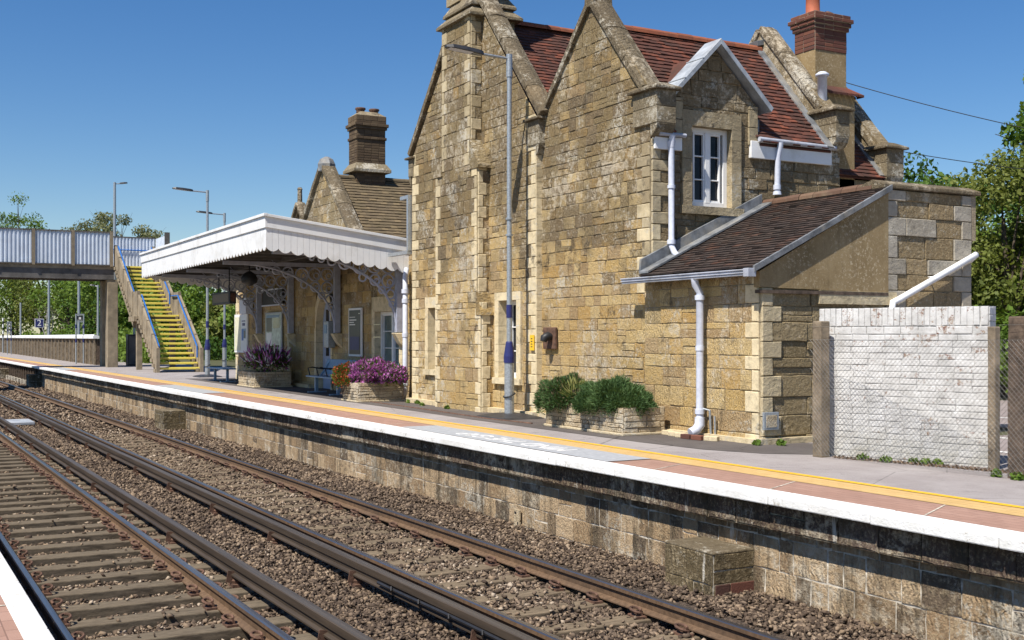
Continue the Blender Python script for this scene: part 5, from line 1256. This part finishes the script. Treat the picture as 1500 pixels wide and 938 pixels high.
def lamp(name, label, x, y, h, arm, az, base=.09, head=.75, pad=True, z0=0, navy=True, group=None):
    t = thing(name, label, 'lamp post', (x, y, z0), group)
    q = MB()
    if navy: q.tube([(x, y, z0), (x, y, z0 + 1.08), (x, y, z0 + 1.10)], [base, base, base], 16); q.tube([(x, y, z0 + 1.3), (x, y, z0 + h * .46), (x, y, z0 + h - .4)], [base * .56, base * .52, base * .48], 14); q.tube([(x, y, z0 + h - .42), (x, y, z0 + h)], base * .62, 14)
    else: q.tube([(x, y, z0), (x, y, z0 + h)], [base, base * .6], 12)
    for z in ((h * .50, h * .545) if navy else ()): q.lathe(x, y, [(base * .74, z0 + z), (base * .74, z0 + z + .035)], 14)
    q.build('pole', M['galv'], t, smooth=False)
    if navy:
        q = MB(); q.lathe(x, y, [(base * 1.12, z0 + 1.02), (base * 1.15, z0 + 1.14), (base * .7, z0 + 1.40), (base * .6, z0 + 1.42)], 16); q.lathe(x, y, [(base * .62, z0 + 1.86), (base * .62, z0 + 2.1)], 14); q.build('collar', M['navy'], t)
    d = V((math.cos(az), math.sin(az), 0)); top = V((x, y, z0 + h - .08))
    q = MB(); q.tube([top, top + d * arm * .5 + V((0, 0, .025)), top + d * arm * .62 + V((0, 0, .03))], .026, 8); q.build('arm', M['galv'], t)
    a = top + d * arm * .45 + V((0, 0, .02)); b = top + d * (arm * .45 + head) + V((0, 0, .08)); s = V((-d.y, d.x, 0))
    q = MB(); 
    pr = [(0, .05, .05), (.12, .09, .06), (.5, .13, .06), (.85, .12, .05), (1, .05, .025)]
    vs = []
    for f, w, hh in pr:
        p = a.lerp(b, f); vs += [p + s * w - V((0, 0, .02)), p + s * w * .7 + V((0, 0, hh)), p - s * w * .7 + V((0, 0, hh)), p - s * w - V((0, 0, .02))]
    q.add(vs, [(3, 2, 1, 0), (16, 17, 18, 19)] + [(4 * i + j, 4 * i + (j + 1) % 4, 4 * i + 4 + (j + 1) % 4, 4 * i + 4 + j) for i in range(4) for j in range(4)])
    hd = q.build('lamp_head', M['dark_steel'], t, bevel=.006)
    q = MB(); p0, p1 = a.lerp(b, .3), a.lerp(b, .92); q.add([p0 + s * .09 - V((0, 0, .024)), p1 + s * .085 - V((0, 0, .024)), p1 - s * .085 - V((0, 0, .024)), p0 - s * .09 - V((0, 0, .024))], [(0, 1, 2, 3)]); q.build('lens', M['lilac'], hd)
    if pad:
        q = MB(); vs = [(x + sx * w, y + sy * w * .8, z0 + z) for w, z in ((.55, .004), (.5, .03), (.24, .085)) for sx, sy in ((-1, -1), (1, -1), (1, 1), (-1, 1))]
        q.add(vs, [(8, 9, 10, 11)] + [(4 * i + j, 4 * i + (j + 1) % 4, 4 * i + 4 + (j + 1) % 4, 4 * i + 4 + j) for i in range(2) for j in range(4)]); q.build('base_pad', M['dark_steel'], t)
        q = MB(); q.ring((x, y, z0 + .42), (1, 0, 0), (0, .94, .34), base + .02, .014, 18); q.build('strap', M['black'], t)
    return t
lamp('lamp_post', 'tall grey lamp post in front of the station house gables', -18.73, 10.24, 6.76, 1.22, -PI / 2 - .02, .092)
lamp('lamp_post', 'grey lamp post at the foot of the bridge staircase', -43.55, 10.8, 7.05, 1.22, -PI / 2, .095)
lamp('lamp_post', 'grey lamp post just behind the staircase lamp, half hidden by the canopy', -54.4, 14.3, 7.4, 1.3, -PI / 2, .1)
lamp('lamp_post', 'slim grey lamp post rising above the end of the footbridge', -63.0, 10.76, 9.75, .55, PI / 2, .11, .4, False, -.1, False)
lamp('lamp_post', 'short grey lamp post at the bridge end of the boarded fence', -67, 10.55, 4.5, .35, -2.2, .08, .3, False, -.1, False)
for x, y, h, lab in ((-112, 11.0, 4.6, 'slim grey post behind the fence near the stacked signs'), (-90, 10.75, 5.9, 'slim grey post behind the fence beside the number two sign'), (-80, 11.4, 5.8, 'slim grey post behind the framed sign, against dark trees'), (-63, 11.75, 2.0, 'thin banded post in front of the dark cabinet under the bridge')):
    t = thing('lighting_column' if h > 3 else 'marker_post', lab, 'post', (x, y, -.1))
    q = MB(); q.tube([(x, y, -.1), (x, y, h)], .085 if h > 3 else .06, 10); q.build('pole', M['galv'], t)
    if h < 3: q = MB(); q.tube([(x, y, .9), (x, y, 1.1)], .065, 10); q.build('band', M['navy'], t)
t = thing('equipment_cabinet', 'dark grey equipment cabinet beneath the footbridge stairs', 'cabinet', (-62, 11.5, 0))
q = MB(); q.box(-62.3, -61.7, 11.2, 11.8, -.1, 1.64); q.build('cabinet_body', M['dark_steel'], t, bevel=.02)
q = MB(); q.box(-61.695, -61.68, 11.25, 11.75, .1, 1.55); q.build('cabinet_door', M['fb_dark'], t)

# ------------------------------------------------------------------ far platform fence and signs
def far_fence():
    t = thing('platform_fence', 'grey-brown boarded platform fence with a white top rail beyond the bridge', 'fence', (-66, 10.1, 0))
    yv = lambda x: 10.12 - (x + 65) * .0045
    q = MB(); rr = random.Random(3); x = -65
    while x > -150: q.box(x - .3, x - .012, yv(x), yv(x) + .04 + rr.uniform(0, .015), -.1, 1.42 + rr.uniform(-.01, .01)); x -= .3
    q.build('boarding', M['fence_wood'], t)
    for i in range(34):
        x = -65 - 1.45 * i - (i * i) * .02; q = MB(); q.box(x - .06, x + .06, yv(x) - .09, yv(x), -.1, 1.42); q.build('fence_post', M['concrete_post'], t)
    q = MB(); q.prism([(-64.8, yv(-65) - .16, 1.42), (-64.8, yv(-65) + .16, 1.42), (-64.8, yv(-65) + .16, 1.56), (-64.8, yv(-65) - .1, 1.64), (-64.8, yv(-65) - .16, 1.56)], (-85, 85 * .0045, 0)); q.build('top_rail', M['white'], t)
    q = MB(); q.box(-65.1, -64.9, yv(-65) + .03, yv(-65) + .6, -.1, 1.4); q.build('end_board', M['wood'], t)
far_fence()
def frame_sign(label, x, ya, yb, z0, z1, rows):
    t = thing('platform_sign', label, 'sign', (x, (ya + yb) / 2, 0))
    for y in (ya, yb):
        q = MB(); q.tube([(x, y, 0), (x, y, z1 + .08)], .045, 8); q.build('post', M['galv'], t)
        for z in (1.2, 2.0): q = MB(); q.tube([(x, y, z), (x, y, z + .2)], .05, 8); q.build('band', M['navy'], t)
    for i in range(rows):
        h = (z1 - z0) / rows; a = z0 + i * h; q = MB(); q.box(x - .02, x + .03, ya, yb, a + .03, a + h - .03); p = q.build('sign_panel', M['poster_dark'], t)
        q = MB(); q.box(x + .031, x + .034, ya + .05, yb - .05, a + .05, a + .065); q.box(x + .031, x + .034, (ya + yb) / 2 - .06, (ya + yb) / 2 + .06, a + h * .3, a + h * .7); q.build('sign_mark', M['poster_white'], p)
    q = MB(); q.box(x - .03, x + .03, ya - .04, yb + .04, z1, z1 + .09); q.box(x - .03, x + .03, ya - .04, yb + .04, z0 - .06, z0 - .0); q.build('sign_frame', M['galv'], t)
frame_sign('small black sign framed between two banded posts, near the bridge column', -68.4, 9.6, 10.0, 2.4, 2.72, 1)
frame_sign('stacked small black signs between two posts far along the platform', -108, 9.55, 9.85, 1.85, 2.75, 3)
t = thing('platform_number_sign', 'square navy sign with a white figure two above the fence', 'sign', (-89, 10.6, 1.9))
q = MB(); q.box(-88.9, -88.84, 9.70, 10.22, 2.22, 2.78); b = q.build('sign_panel', M['navy'], t)
q = MB(); q.box(-88.91, -88.85, 9.66, 10.26, 2.18, 2.82); q.build('sign_border', M['poster_white'], t)
text_mesh('figure', '2', .62, M['poster_white'], b, (-88.835, 9.96, 2.5), (0, 1, 0), (0, 0, 1), .003)
q = MB(); q.tube([(-88.95, 10.24, 2.5), (-90, 10.72, 2.5)], .025, 6); q.tube([(-88.95, 10.24, 2.3), (-90, 10.72, 2.3)], .025, 6); q.build('sign_bracket', M['galv'], t)
t = thing('marker_post', 'short black and white banded post beyond the stacked signs', 'post', (-125, 10.2, 0))
for i in range(6):
    q = MB(); q.tube([(-118, 10.05, 1.5 + i * .3), (-118, 10.05, 1.8 + i * .3)], .07, 8); q.build('band', M['white' if i % 2 else 'black'], t)
q = MB(); q.tube([(-118, 10.05, 0), (-118, 10.05, 1.5)], .06, 8); q.build('pole', M['galv'], t)

# ------------------------------------------------------------------ white wall, posts and netting
def white_wall():
    t = thing('white_brick_wall', 'whitewashed brick wall with a soldier course on top, beside the lean-to', 'wall', (-9.9, 10.8, 0))
    A, B = V((-10.92, 10.48, 0)), V((-8.95, 11.2, 0)); U = (B - A).normalized(); N = U.cross(V((0, 0, 1))); L = (B - A).length; q = MB()
    wall(q, A, U, [[(0, -.06), (L, -.06), (L, 1.63), (0, 1.63)]], seed=71, h=(.0758, .0759), rough=0, l=(.2, .23), gap=.003, d=(.003, .011), reveal=0)
    wall(q, A, U, [[(.0, 1.63), (L, 1.63), (L, 1.86), (.0, 1.86)]], seed=72, h=(.229, .23), l=(.07, .078), rough=0, gap=.004, d=(.006, .016), reveal=0)
    wall(q, B, -N, [[(0, -.06), (.23, -.06), (.23, 1.86), (0, 1.86)]], seed=73, h=(.0758, .0759), rough=0, l=(.11, .12), gap=.005, d=(.004, .014), reveal=0)
    wall(q, A - N * .23, N, [[(0, -.06), (.23, -.06), (.23, 1.86), (0, 1.86)]], seed=75, h=(.0758, .0759), rough=0, l=(.11, .12), gap=.005, d=(.004, .014), reveal=0)
    wall(q, B - N * .23, -U, [[(0, -.06), (L, -.06), (L, 1.86), (0, 1.86)]], seed=74, h=(.0758, .0759), rough=0, l=(.2, .23), gap=.003, d=(.003, .011), reveal=0)
    q.add([A + V((0, 0, 1.857)), B + V((0, 0, 1.857)), B - N * .23 + V((0, 0, 1.857)), A - N * .23 + V((0, 0, 1.857))], [(0, 1, 2, 3)], 0)
    q.build('brickwork', [M['white_brick'], M['white_mortar']], t)
white_wall()
def post(label, x, y, w, h, mat, cat='fence post', bev=.015, lean=0):
    t = thing('fence_post', label, cat, (x, y, 0))
    q = MB(); n = 6; vs = []
    for i in range(n + 1):
        z = -.1 + (h + .1) * i / n; o = lean * z
        for sx, sy in ((-1, -1), (1, -1), (1, 1), (-1, 1)): vs.append((x + o + sx * w / 2 + R.uniform(-.004, .004), y + sy * w / 2 + R.uniform(-.004, .004), z))
    q.add(vs, [(3, 2, 1, 0), (4 * n, 4 * n + 1, 4 * n + 2, 4 * n + 3)] + [(4 * i + j, 4 * i + (j + 1) % 4, 4 * i + 4 + (j + 1) % 4, 4 * i + 4 + j) for i in range(n) for j in range(4)])
    q.build('post_shaft', M[mat], t, bevel=bev); return t
post('mossy concrete post between the lean-to and the white brick wall', -10.75, 10.34, .155, 1.70, 'concrete_post')
post('slim brown post at the car park end of the white brick wall', -8.80, 11.1, .10, 1.62, 'concrete_post')
post('thick dark timber post standing just past the slim brown one', -8.08, 10.62, .2, 1.72, 'wood', lean=.008)
def netting():
    t = thing('chain_link_fence', 'chain link netting stretched in front of the white brick wall', 'netting', (-9.4, 10.38, 0))
    A, B = V((-10.86, 10.245, 0)), V((-7.5, 10.51, 0)); U = (B - A).normalized(); L = (B - A).length; N = U.cross(V((0, 0, 1))); q = MB(); z0, z1 = .03, 1.47; s = .058; r = .0019
    k = 1.0; H = z1 - z0; sag = lambda u, z: N * (.012 * math.sin(u * 3.1 + z * 2) + .01 * math.sin(u * 7))
    P = lambda u, z: A + U * u + V((0, 0, z0 + z)) + sag(u, z)
    n = int((L + H) / s)
    for i in range(n):
        for dr in (1, -1):
            u0 = -H + i * s if dr > 0 else i * s; seg = []
            for j in range(0, 13):
                z = H * j / 12; u = u0 + dr * z if dr > 0 else u0 - z
                if -.001 <= u <= L: seg.append(P(u, z) + N * (.0015 * dr))
            if len(seg) > 1: q.tube(seg, r, 3, cap=False)
    q.build('mesh_wires', M['wire'], t)
    q = MB()
    for z in (0, H, H + .16): q.tube([P(L * j / 10, z) for j in range(11)], .0013, 4)
    q.build('line_wire', M['wire'], t)
netting()

# ------------------------------------------------------------------ planters and plants
def planter(label, x0, x1, y0, y1, h, seed):
    t = thing('stone_planter', label, 'planter', ((x0 + x1) / 2, (y0 + y1) / 2, 0)); q = MB()
    for O, U, L in (((x0, y0, 0), XU, x1 - x0), ((x1, y0, 0), YU, y1 - y0), ((x1, y1, 0), XM, x1 - x0), ((x0, y1, 0), YM, y1 - y0)):
        wall(q, O, U, [[(0, .04), (L, .04), (L, h), (0, h)]], seed=seed, h=(.055, .095), l=(.14, .42), gap=.004, d=(.008, .03), reveal=0)
    ins = .1
    for a, b, c, d in ((x0, x1, y0, y0 + ins), (x0, x1, y1 - ins, y1), (x0, x0 + ins, y0 + ins, y1 - ins), (x1 - ins, x1, y0 + ins, y1 - ins)): q.box(a, b, c, d, h - .05, h + .004, 0, (R.random(), .2, .5))
    q.build('planter_wall', [M['pave_stone'], M['mortar']], t)
    q = MB(); q.box(x0 - .05, x1 + .05, y0 - .05, y1 + .05, .0, .04, 0, (.4, .5, .5)); q.build('base_slab', M['pave_stone'], t, bevel=.01)
    q = MB(); q.box(x0 + ins, x1 - ins, y0 + ins, y1 - ins, .05, h - .04); q.build('soil', M['soil'], t)
planter('long low stone planter with two green bushes in front of the second gable', -16.72, -14.42, 9.86, 10.62, .42, 81)
planter('square stone planter of magenta flowers at the end of the canopy', -25.75, -24.78, 9.60, 10.7, .44, 82)
planter('stone planter of dark plum flowers in the shade under the canopy', -35.2, -33.45, 9.7, 10.8, .46, 83)
def bush(name, label, cat, blobs, parts, seed, group=None):
    """blobs: (x,y,z,rx,ry,rz); parts: (part name, material, n, length, width, upness, surface bias)"""
    rs = np.random.RandomState(seed); b = np.array(blobs, float); z0 = (b[:, 2] - b[:, 5]).min()
    t = thing(name, label, cat, (b[:, 0].mean(), b[:, 1].mean(), z0), group)
    for nm, mat, n, ln, wd, up, r0, zmin in parts:
        w = b[:, 3] * b[:, 4]; idx = rs.choice(len(b), n, p=w / w.sum())
        d = rs.normal(size=(n, 3)); d[:, 2] = np.abs(d[:, 2]) * 1.0 - .25; d /= np.linalg.norm(d, axis=1)[:, None]
        r = r0 + (1 - r0) * rs.random(n) ** .5
        lump = 1 + .10 * np.sin(d[:, 0] * 7 + idx) + .10 * np.sin(d[:, 1] * 9 + 2 * idx) + .06 * np.sin(d[:, 2] * 13)
        p = b[idx, :3] + d * b[idx, 3:] * (r * lump)[:, None]
        ax = d * .8 + np.array([0, 0, up]) + rs.normal(size=(n, 3)) * .4; ax /= np.linalg.norm(ax, axis=1)[:, None]
        sd = np.cross(ax, rs.normal(size=(n, 3))); sd /= np.linalg.norm(sd, axis=1)[:, None]
        L = (ln * (.6 + .8 * rs.random(n)))[:, None]; W = (wd * (.7 + .6 * rs.random(n)))[:, None]
        v = np.stack([p - sd * W * .5, p + ax * L * .55 + sd * W * .5 * -1.1, p + ax * L, p + ax * L * .55 + sd * W * .55, p + sd * W * .5], 1)
        keep = v[:, :, 2].min(1) > zmin
        v = v[keep]; n2 = len(v); f = np.arange(5 * n2).reshape(n2, 5); tone = (rs.random(n)[keep] * .7 + .3 * (.5 + .5 * np.sin(p[keep, 0] * 9 + p[keep, 1] * 7)))
        link(nm, np_mesh(nm, v.reshape(-1, 3), f, tone), M[mat], t)['kind'] = 'stuff'
    st = MB()
    for i in range(14):
        bb = b[i % len(b)]; st.tube([(bb[0] + rs.uniform(-.1, .1), bb[1] + rs.uniform(-.08, .08), z0 - .02), (bb[0] + rs.uniform(-.7, .7) * bb[3], bb[1] + rs.uniform(-.7, .7) * bb[4], bb[2] + bb[5] * .4)], [.012, .005], 5)
    st.build('stems', M['bark'], t)
    return t
bush('rosemary_bush', 'rounded bright green bush at the lean-to end of the long planter', 'bush', [(-15.08, 10.12, .45, .60, .46, .37), (-14.72, 10.18, .40, .32, .40, .25), (-15.35, 10.04, .40, .32, .40, .26)],
     [('foliage', 'needle', 26000, .065, .010, .22, .7, .26)], 5)
bush('rosemary_bush', 'darker green bush with brownish patches at the lamp post end of the long planter', 'bush', [(-16.42, 10.08, .45, .48, .46, .37), (-16.72, 10.05, .36, .22, .36, .24), (-16.25, 10.0, .38, .30, .38, .26)],
     [('foliage', 'needle', 22000, .065, .010, .22, .7, .18), ('dried_tips', 'dry', 1600, .05, .012, .3, .93, .3)], 6)
bush('grass_tuft', 'pale straw coloured grass tuft between the two green bushes', 'grass tuft', [(-15.95, 10.0, .56, .3, .25, .22)], [('blades', 'grass', 260, .13, .009, .8, .5, .4)], 7)
bush('flowering_plant', 'mound of magenta flowers filling the planter at the canopy end', 'flowers', [(-25.2, 10.1, .56, .58, .56, .40), (-24.85, 10.4, .5, .36, .42, .34), (-25.6, 10.3, .54, .36, .46, .36)],
     [('foliage', 'leaf_c', 9000, .07, .022, .3, .5, .34), ('petals', 'petal_purple', 7800, .042, .042, .4, .93, .40), ('spikes', 'petal_dark', 130, .12, .03, 1.0, .95, .5)], 8)
bush('flowering_plant', 'orange-red trailing flowers beside the magenta ones', 'flowers', [(-25.75, 9.65, .52, .34, .30, .34), (-25.5, 9.5, .42, .22, .18, .22)],
     [('foliage', 'leaf_c', 2200, .06, .02, .3, .5, .1), ('petals', 'petal_red', 1500, .036, .03, .4, .85, .1)], 9)
bush('flowering_plant', 'dark plum flowering plant in the shaded planter under the canopy', 'flowers', [(-34.3, 10.2, .72, .85, .5, .4), (-33.8, 10.3, .7, .5, .5, .42)],
     [('foliage', 'leaf_c', 6500, .08, .025, .4, .5, .35), ('petals', 'petal_dark', 1500, .06, .045, .5, .85, .42), ('spikes', 'petal_purple', 220, .24, .03, 1.2, .9, .5), ('white_flowers', 'petal_white', 160, .2, .03, 1.0, .95, .6)], 10)
def bench(label, x0, x1, y, back=True):
    t = thing('bench', label, 'bench', ((x0 + x1) / 2, y, 0))
    q = MB(); q.box(x0, x1, y - .22, y + .24, .42, .46); q.build('seat', M['blue_seat'], t, bevel=.012)
    if back: q = MB(); q.prism([(x0, y + .24, .5), (x0, y + .28, .5), (x0, y + .44, .9), (x0, y + .40, .9)], (x1 - x0, 0, 0)); q.build('backrest', M['blue_seat'], t, bevel=.01)
    for x in (x0 + .25, x1 - .25):
        q = MB(); q.box(x - .04, x + .04, y - .04, y + .04, 0, .42); q.box(x - .05, x + .05, y - .24, y + .28, 0, .03); (q.bar((x, y + .1, .42), (x, y + .42, .88), .05, .04) if back else None); q.build('leg', M['blue_seat'], t)
    for x in np.linspace(x0 + .06, x1 - .06, 4) if back else ():
        q = MB(); q.tube([(x, y + .3, .62), (x, y - .05, .68), (x, y - .17, .66), (x, y - .12, .46)], .018, 6); q.build('armrest', M['black'], t)
bench('blue metal bench with black armrests beside the arched door', -30.1, -27.9, 10.35)
bench('backless blue bench beyond the plum flower planter at the far end of the canopy', -39.9, -37.8, 10.1, False)

# ------------------------------------------------------------------ vegetation and background
tree('bare_branch_tree', 'thin half bare tree rising behind the footbridge parapet', 'trees behind the footbridge', -151.8, 14.5, 0, 19.5, 4.6, 1, 'leaf_a', 3200, .17, .45, 24, nbr=24, trunk_r=.22, clump=.26)
tree('sparse_tree', 'loose pale spring tree above the footbridge beside the tall lamp', 'trees behind the footbridge', -125.3, 21.2, 0, 16.0, 4.4, 2, 'leaf_pale', 9000, .16, .45, 26, nbr=26, trunk_r=.2, clump=.28, spread=1.25)
wood = [(-147, 13.4, 13, 6, 'leaf_a'), (-140, 16, 12.4, 5.5, 'leaf_b'), (-128, 17.2, 11.8, 5, 'leaf_a'), (-116, 17.8, 10.6, 4.6, 'leaf_c'), (-110, 18.6, 10.4, 4.4, 'leaf_a'), (-98.6, 17.6, 8.4, 3.6, 'leaf_c'), (-94.5, 19.4, 7.0, 3.4, 'leaf_a'), (-89, 20.6, 5.6, 3.0, 'leaf_a'), (-84, 22.5, 4.8, 2.6, 'leaf_b'), (-79, 23, 4.6, 2.6, 'leaf_a'), (-105, 24, 9, 4.2, 'leaf_c'), (-133, 22, 12, 5.5, 'leaf_c')]
wl = ['leafy tree farthest along the boarded fence', 'olive tree behind the stacked black signs', 'bright green tree behind the figure two sign', 'dark tree behind the two-post sign', 'green tree beside the bridge column and short lamp post', 'dark green tree between the bridge column and the stairs', 'green tree behind the lower flight of stairs', 'small green tree under the canopy corner', 'low olive tree behind the departure display', 'low green tree beyond the sunlit notice', 'dark tree deep in the wood behind the stairs', 'dark tree deep in the wood behind the stacked signs']
for i, (x, y, h, r, m_) in enumerate(wood): tree('leafy_tree', wl[i], 'trees of the wood beyond the platform', x, y, -.1, h, r, 20 + i, m_, 5200, .20, .04, 30, clump=.36, nbr=10)
tree('bare_pale_tree', 'small bare white tree standing in front of the wood', 'trees of the wood beyond the platform', -117, 13.8, 0, 5.2, 1.0, 5, 'leaf_pale', 60, .15, .5, 9, bark='bark_pale', nbr=9, trunk_r=.16)
rt = [(-33.9, 38.0, 9.6, 3.6, 'leaf_c', 'rounded dark green tree behind the outhouse coping', 11000, .14), (-31.2, 38.4, 8.6, 3.8, 'leaf_c', 'dark green tree close beside the outhouse coping', 11000, .14), (-26.4, 33.4, 7.0, 3.4, 'leaf_b', 'olive brown tree between the outhouse and the wispy tree', 12000, .11), (-20.8, 26.8, 6.7, 2.5, 'leaf_b', 'tall wispy olive tree standing over the car park hedge', 15000, .085),
      (-20.6, 29.6, 10.6, 2.05, 'leaf_a', 'highest bright green tree beyond the car park', 15000, .11), (-16.6, 27.6, 9.0, 3.4, 'leaf_b', 'olive tree farthest along the car park hedge', 7000, .12), (-24.0, 30.6, 5.4, 2.6, 'leaf_a', 'bright green shrubby tree above the white wall', 9000, .11), (-38.5, 41, 8.0, 3.4, 'leaf_c', 'dark green tree mostly hidden by the outhouse', 5000, .15)]
for i, (x, y, h, r, m_, lab, n, lf) in enumerate(rt): tree('leafy_tree', lab, 'trees beyond the car park', x, y, -.1, h, r, 60 + i, m_, n, lf, .06 if i != 4 else .25, 34, clump=.34, nbr=20)
def ground_cover(name, label, blobs, mat, n, leaf, seed):
    rs = np.random.RandomState(seed); b = np.array(blobs, float); v, f, tone = leaves_np(rs, b[:, :3], b[:, 3:], n, leaf)
    v[:, 2] = np.maximum(v[:, 2], -.08); o = link(name, np_mesh(name, v, f, tone), M[mat]); stuff(o, label, 'undergrowth')
rs_ = np.random.RandomState(3)
ground_cover('hedge_growth', 'bright green bramble hedge along the back of the car park', [(x, y, .7 + rs_.uniform(0, .7), 1.3, 1.0, 1.0) for x, y in zip(np.linspace(-29, -11, 22), np.linspace(28, 22.6, 22) + rs_.uniform(-.4, .4, 22))], 'leaf_a', 26000, .10, 4)
ground_cover('undergrowth', 'low green undergrowth along the foot of the far wood', [(x, 12.6 - (x + 64) * .02 + rs_.uniform(0, 2.5), rs_.uniform(.3, 1.2), 2.0, 1.2, 1.2) for x in np.linspace(-66, -150, 44)], 'leaf_a', 24000, .16, 5)
ground_cover('back_scrub', 'green scrub behind the stairs and the canopy', [(x, 19 + rs_.uniform(0, 5), rs_.uniform(.3, 1.3), 1.8, 1.2, 1.2) for x in np.linspace(-62, -96, 26)], 'leaf_c', 15000, .15, 6)
ground_cover('weeds', 'small weeds along the foot of the walls', [(x, y, .03, .09, .05, .05) for x, y in ((-23.6, 10.55), (-24.0, 10.5), (-22.9, 10.35), (-21.6, 10.33), (-18.9, 10.62), (-12.3, 10.62), (-12.1, 10.9), (-9.6, 10.72), (-9.45, 10.72), (-9.3, 10.78), (-10.2, 10.5), (-9.9, 10.55), (-8.3, 10.5), (-8.0, 10.45))], 'leaf_a', 900, .035, 7)
ground_cover('dry_litter', 'dry brown leaf litter along the foot of the white wall', [(x, 10.42 + (x + 10.6) * .25, .005, .16, .08, .02) for x in np.linspace(-10.5, -8.2, 16)], 'dry', 1500, .022, 8)
# car park
m = MB(); m.add([(-12.2, 12.62, -.06), (30, 11.9, -.06), (30, 60, -.06), (-19, 26.5, -.06), (-19, 17, -.06), (-12.2, 17, -.06)], [(0, 1, 2, 3, 4, 5)]); o = m.build('car_park', M['carpark']); o['kind'] = 'structure'
q = MB()
for i in range(7): y = 13.2 + 1.9 * i; q.add([(-16 if i > 2 else -12, y, -.054), (-2, y + .3, -.054), (-2, y + .42, -.054), (-16 if i > 2 else -12, y + .12, -.054)], [(0, 1, 2, 3)])
q.build('parking_lines', M['white_edge'], o)
# overhead wires and the pole behind the house that carries them
t = thing('telegraph_pole', 'wooden pole behind the station house carrying two thin wires', 'pole', (-22.35, 22, 0))
q = MB(); q.tube([(-22.35, 22.1, -.1), (-22.35, 22.1, 8.35)], [.11, .085], 10); q.build('pole', M['wood'], t)
q = MB(); q.box(-22.42, -22.28, 21.97, 22.05, 8.22, 8.3); q.build('bracket', M['rust'], t)
for a, b, lab in (((-22.35, 22, 8.28), (-17.6, 26.6, 6.2), 'upper thin overhead wire running from the rear chimney to the trees'), ((-22.35, 22, 6.73), (-18.6, 26.4, 5.63), 'lower thin overhead wire running from the back gable to the trees')):
    a, b = V(a), V(b); q = MB(); q.tube([a.lerp(b, i / 12) - V((0, 0, .10 * 4 * (i / 12) * (1 - i / 12))) for i in range(13)], .011, 5)
    tag(q.build('overhead_wire', M['black'], loc=a), lab, 'wire')

# ------------------------------------------------------------------ light, sky, camera
W = bpy.data.worlds.new('World'); S.world = W; W.use_nodes = True; nt = W.node_tree
sky = nt.nodes.new('ShaderNodeTexSky'); sky.sky_type = 'NISHITA'; sky.sun_disc = False
el = math.asin(SUN.z); sky.sun_elevation = el; sky.sun_rotation = math.atan2(SUN.x, SUN.y)
sky.altitude = 60; sky.air_density = 1.0; sky.dust_density = .3; sky.ozone_density = 3.0
bg = nt.nodes['Background']; hs = nt.nodes.new('ShaderNodeHueSaturation'); hs.inputs['Saturation'].default_value = 1.32; hs.inputs['Hue'].default_value = .507; nt.links.new(sky.outputs[0], hs.inputs['Color']); nt.links.new(hs.outputs[0], bg.inputs[0]); bg.inputs[1].default_value = .076
L = bpy.data.lights.new('sun', 'SUN'); L.energy = 4.7; L.angle = math.radians(.53); L.color = (1.0, .945, .86)
lo = bpy.data.objects.new('sun', L); C.objects.link(lo); lo.rotation_euler = SUN.to_track_quat('Z', 'Y').to_euler()
cam = bpy.data.cameras.new('camera'); co = bpy.data.objects.new('camera', cam); C.objects.link(co)
co.location = (0, 0, 1.5); co.rotation_euler = (PI / 2, 0, math.radians(90 - 28.8)); cam.sensor_width = 36; cam.lens = 36 * 1680 / 1500
cam.shift_y = 25 / 1500; cam.clip_end = 3000; cam.clip_start = .05; S.camera = co
S.view_settings.view_transform = 'Standard'; S.view_settings.look = 'None'; S.view_settings.exposure = .60; S.view_settings.gamma = 1
S.cycles.max_bounces = 6; S.cycles.diffuse_bounces = 3; S.cycles.use_denoising = True
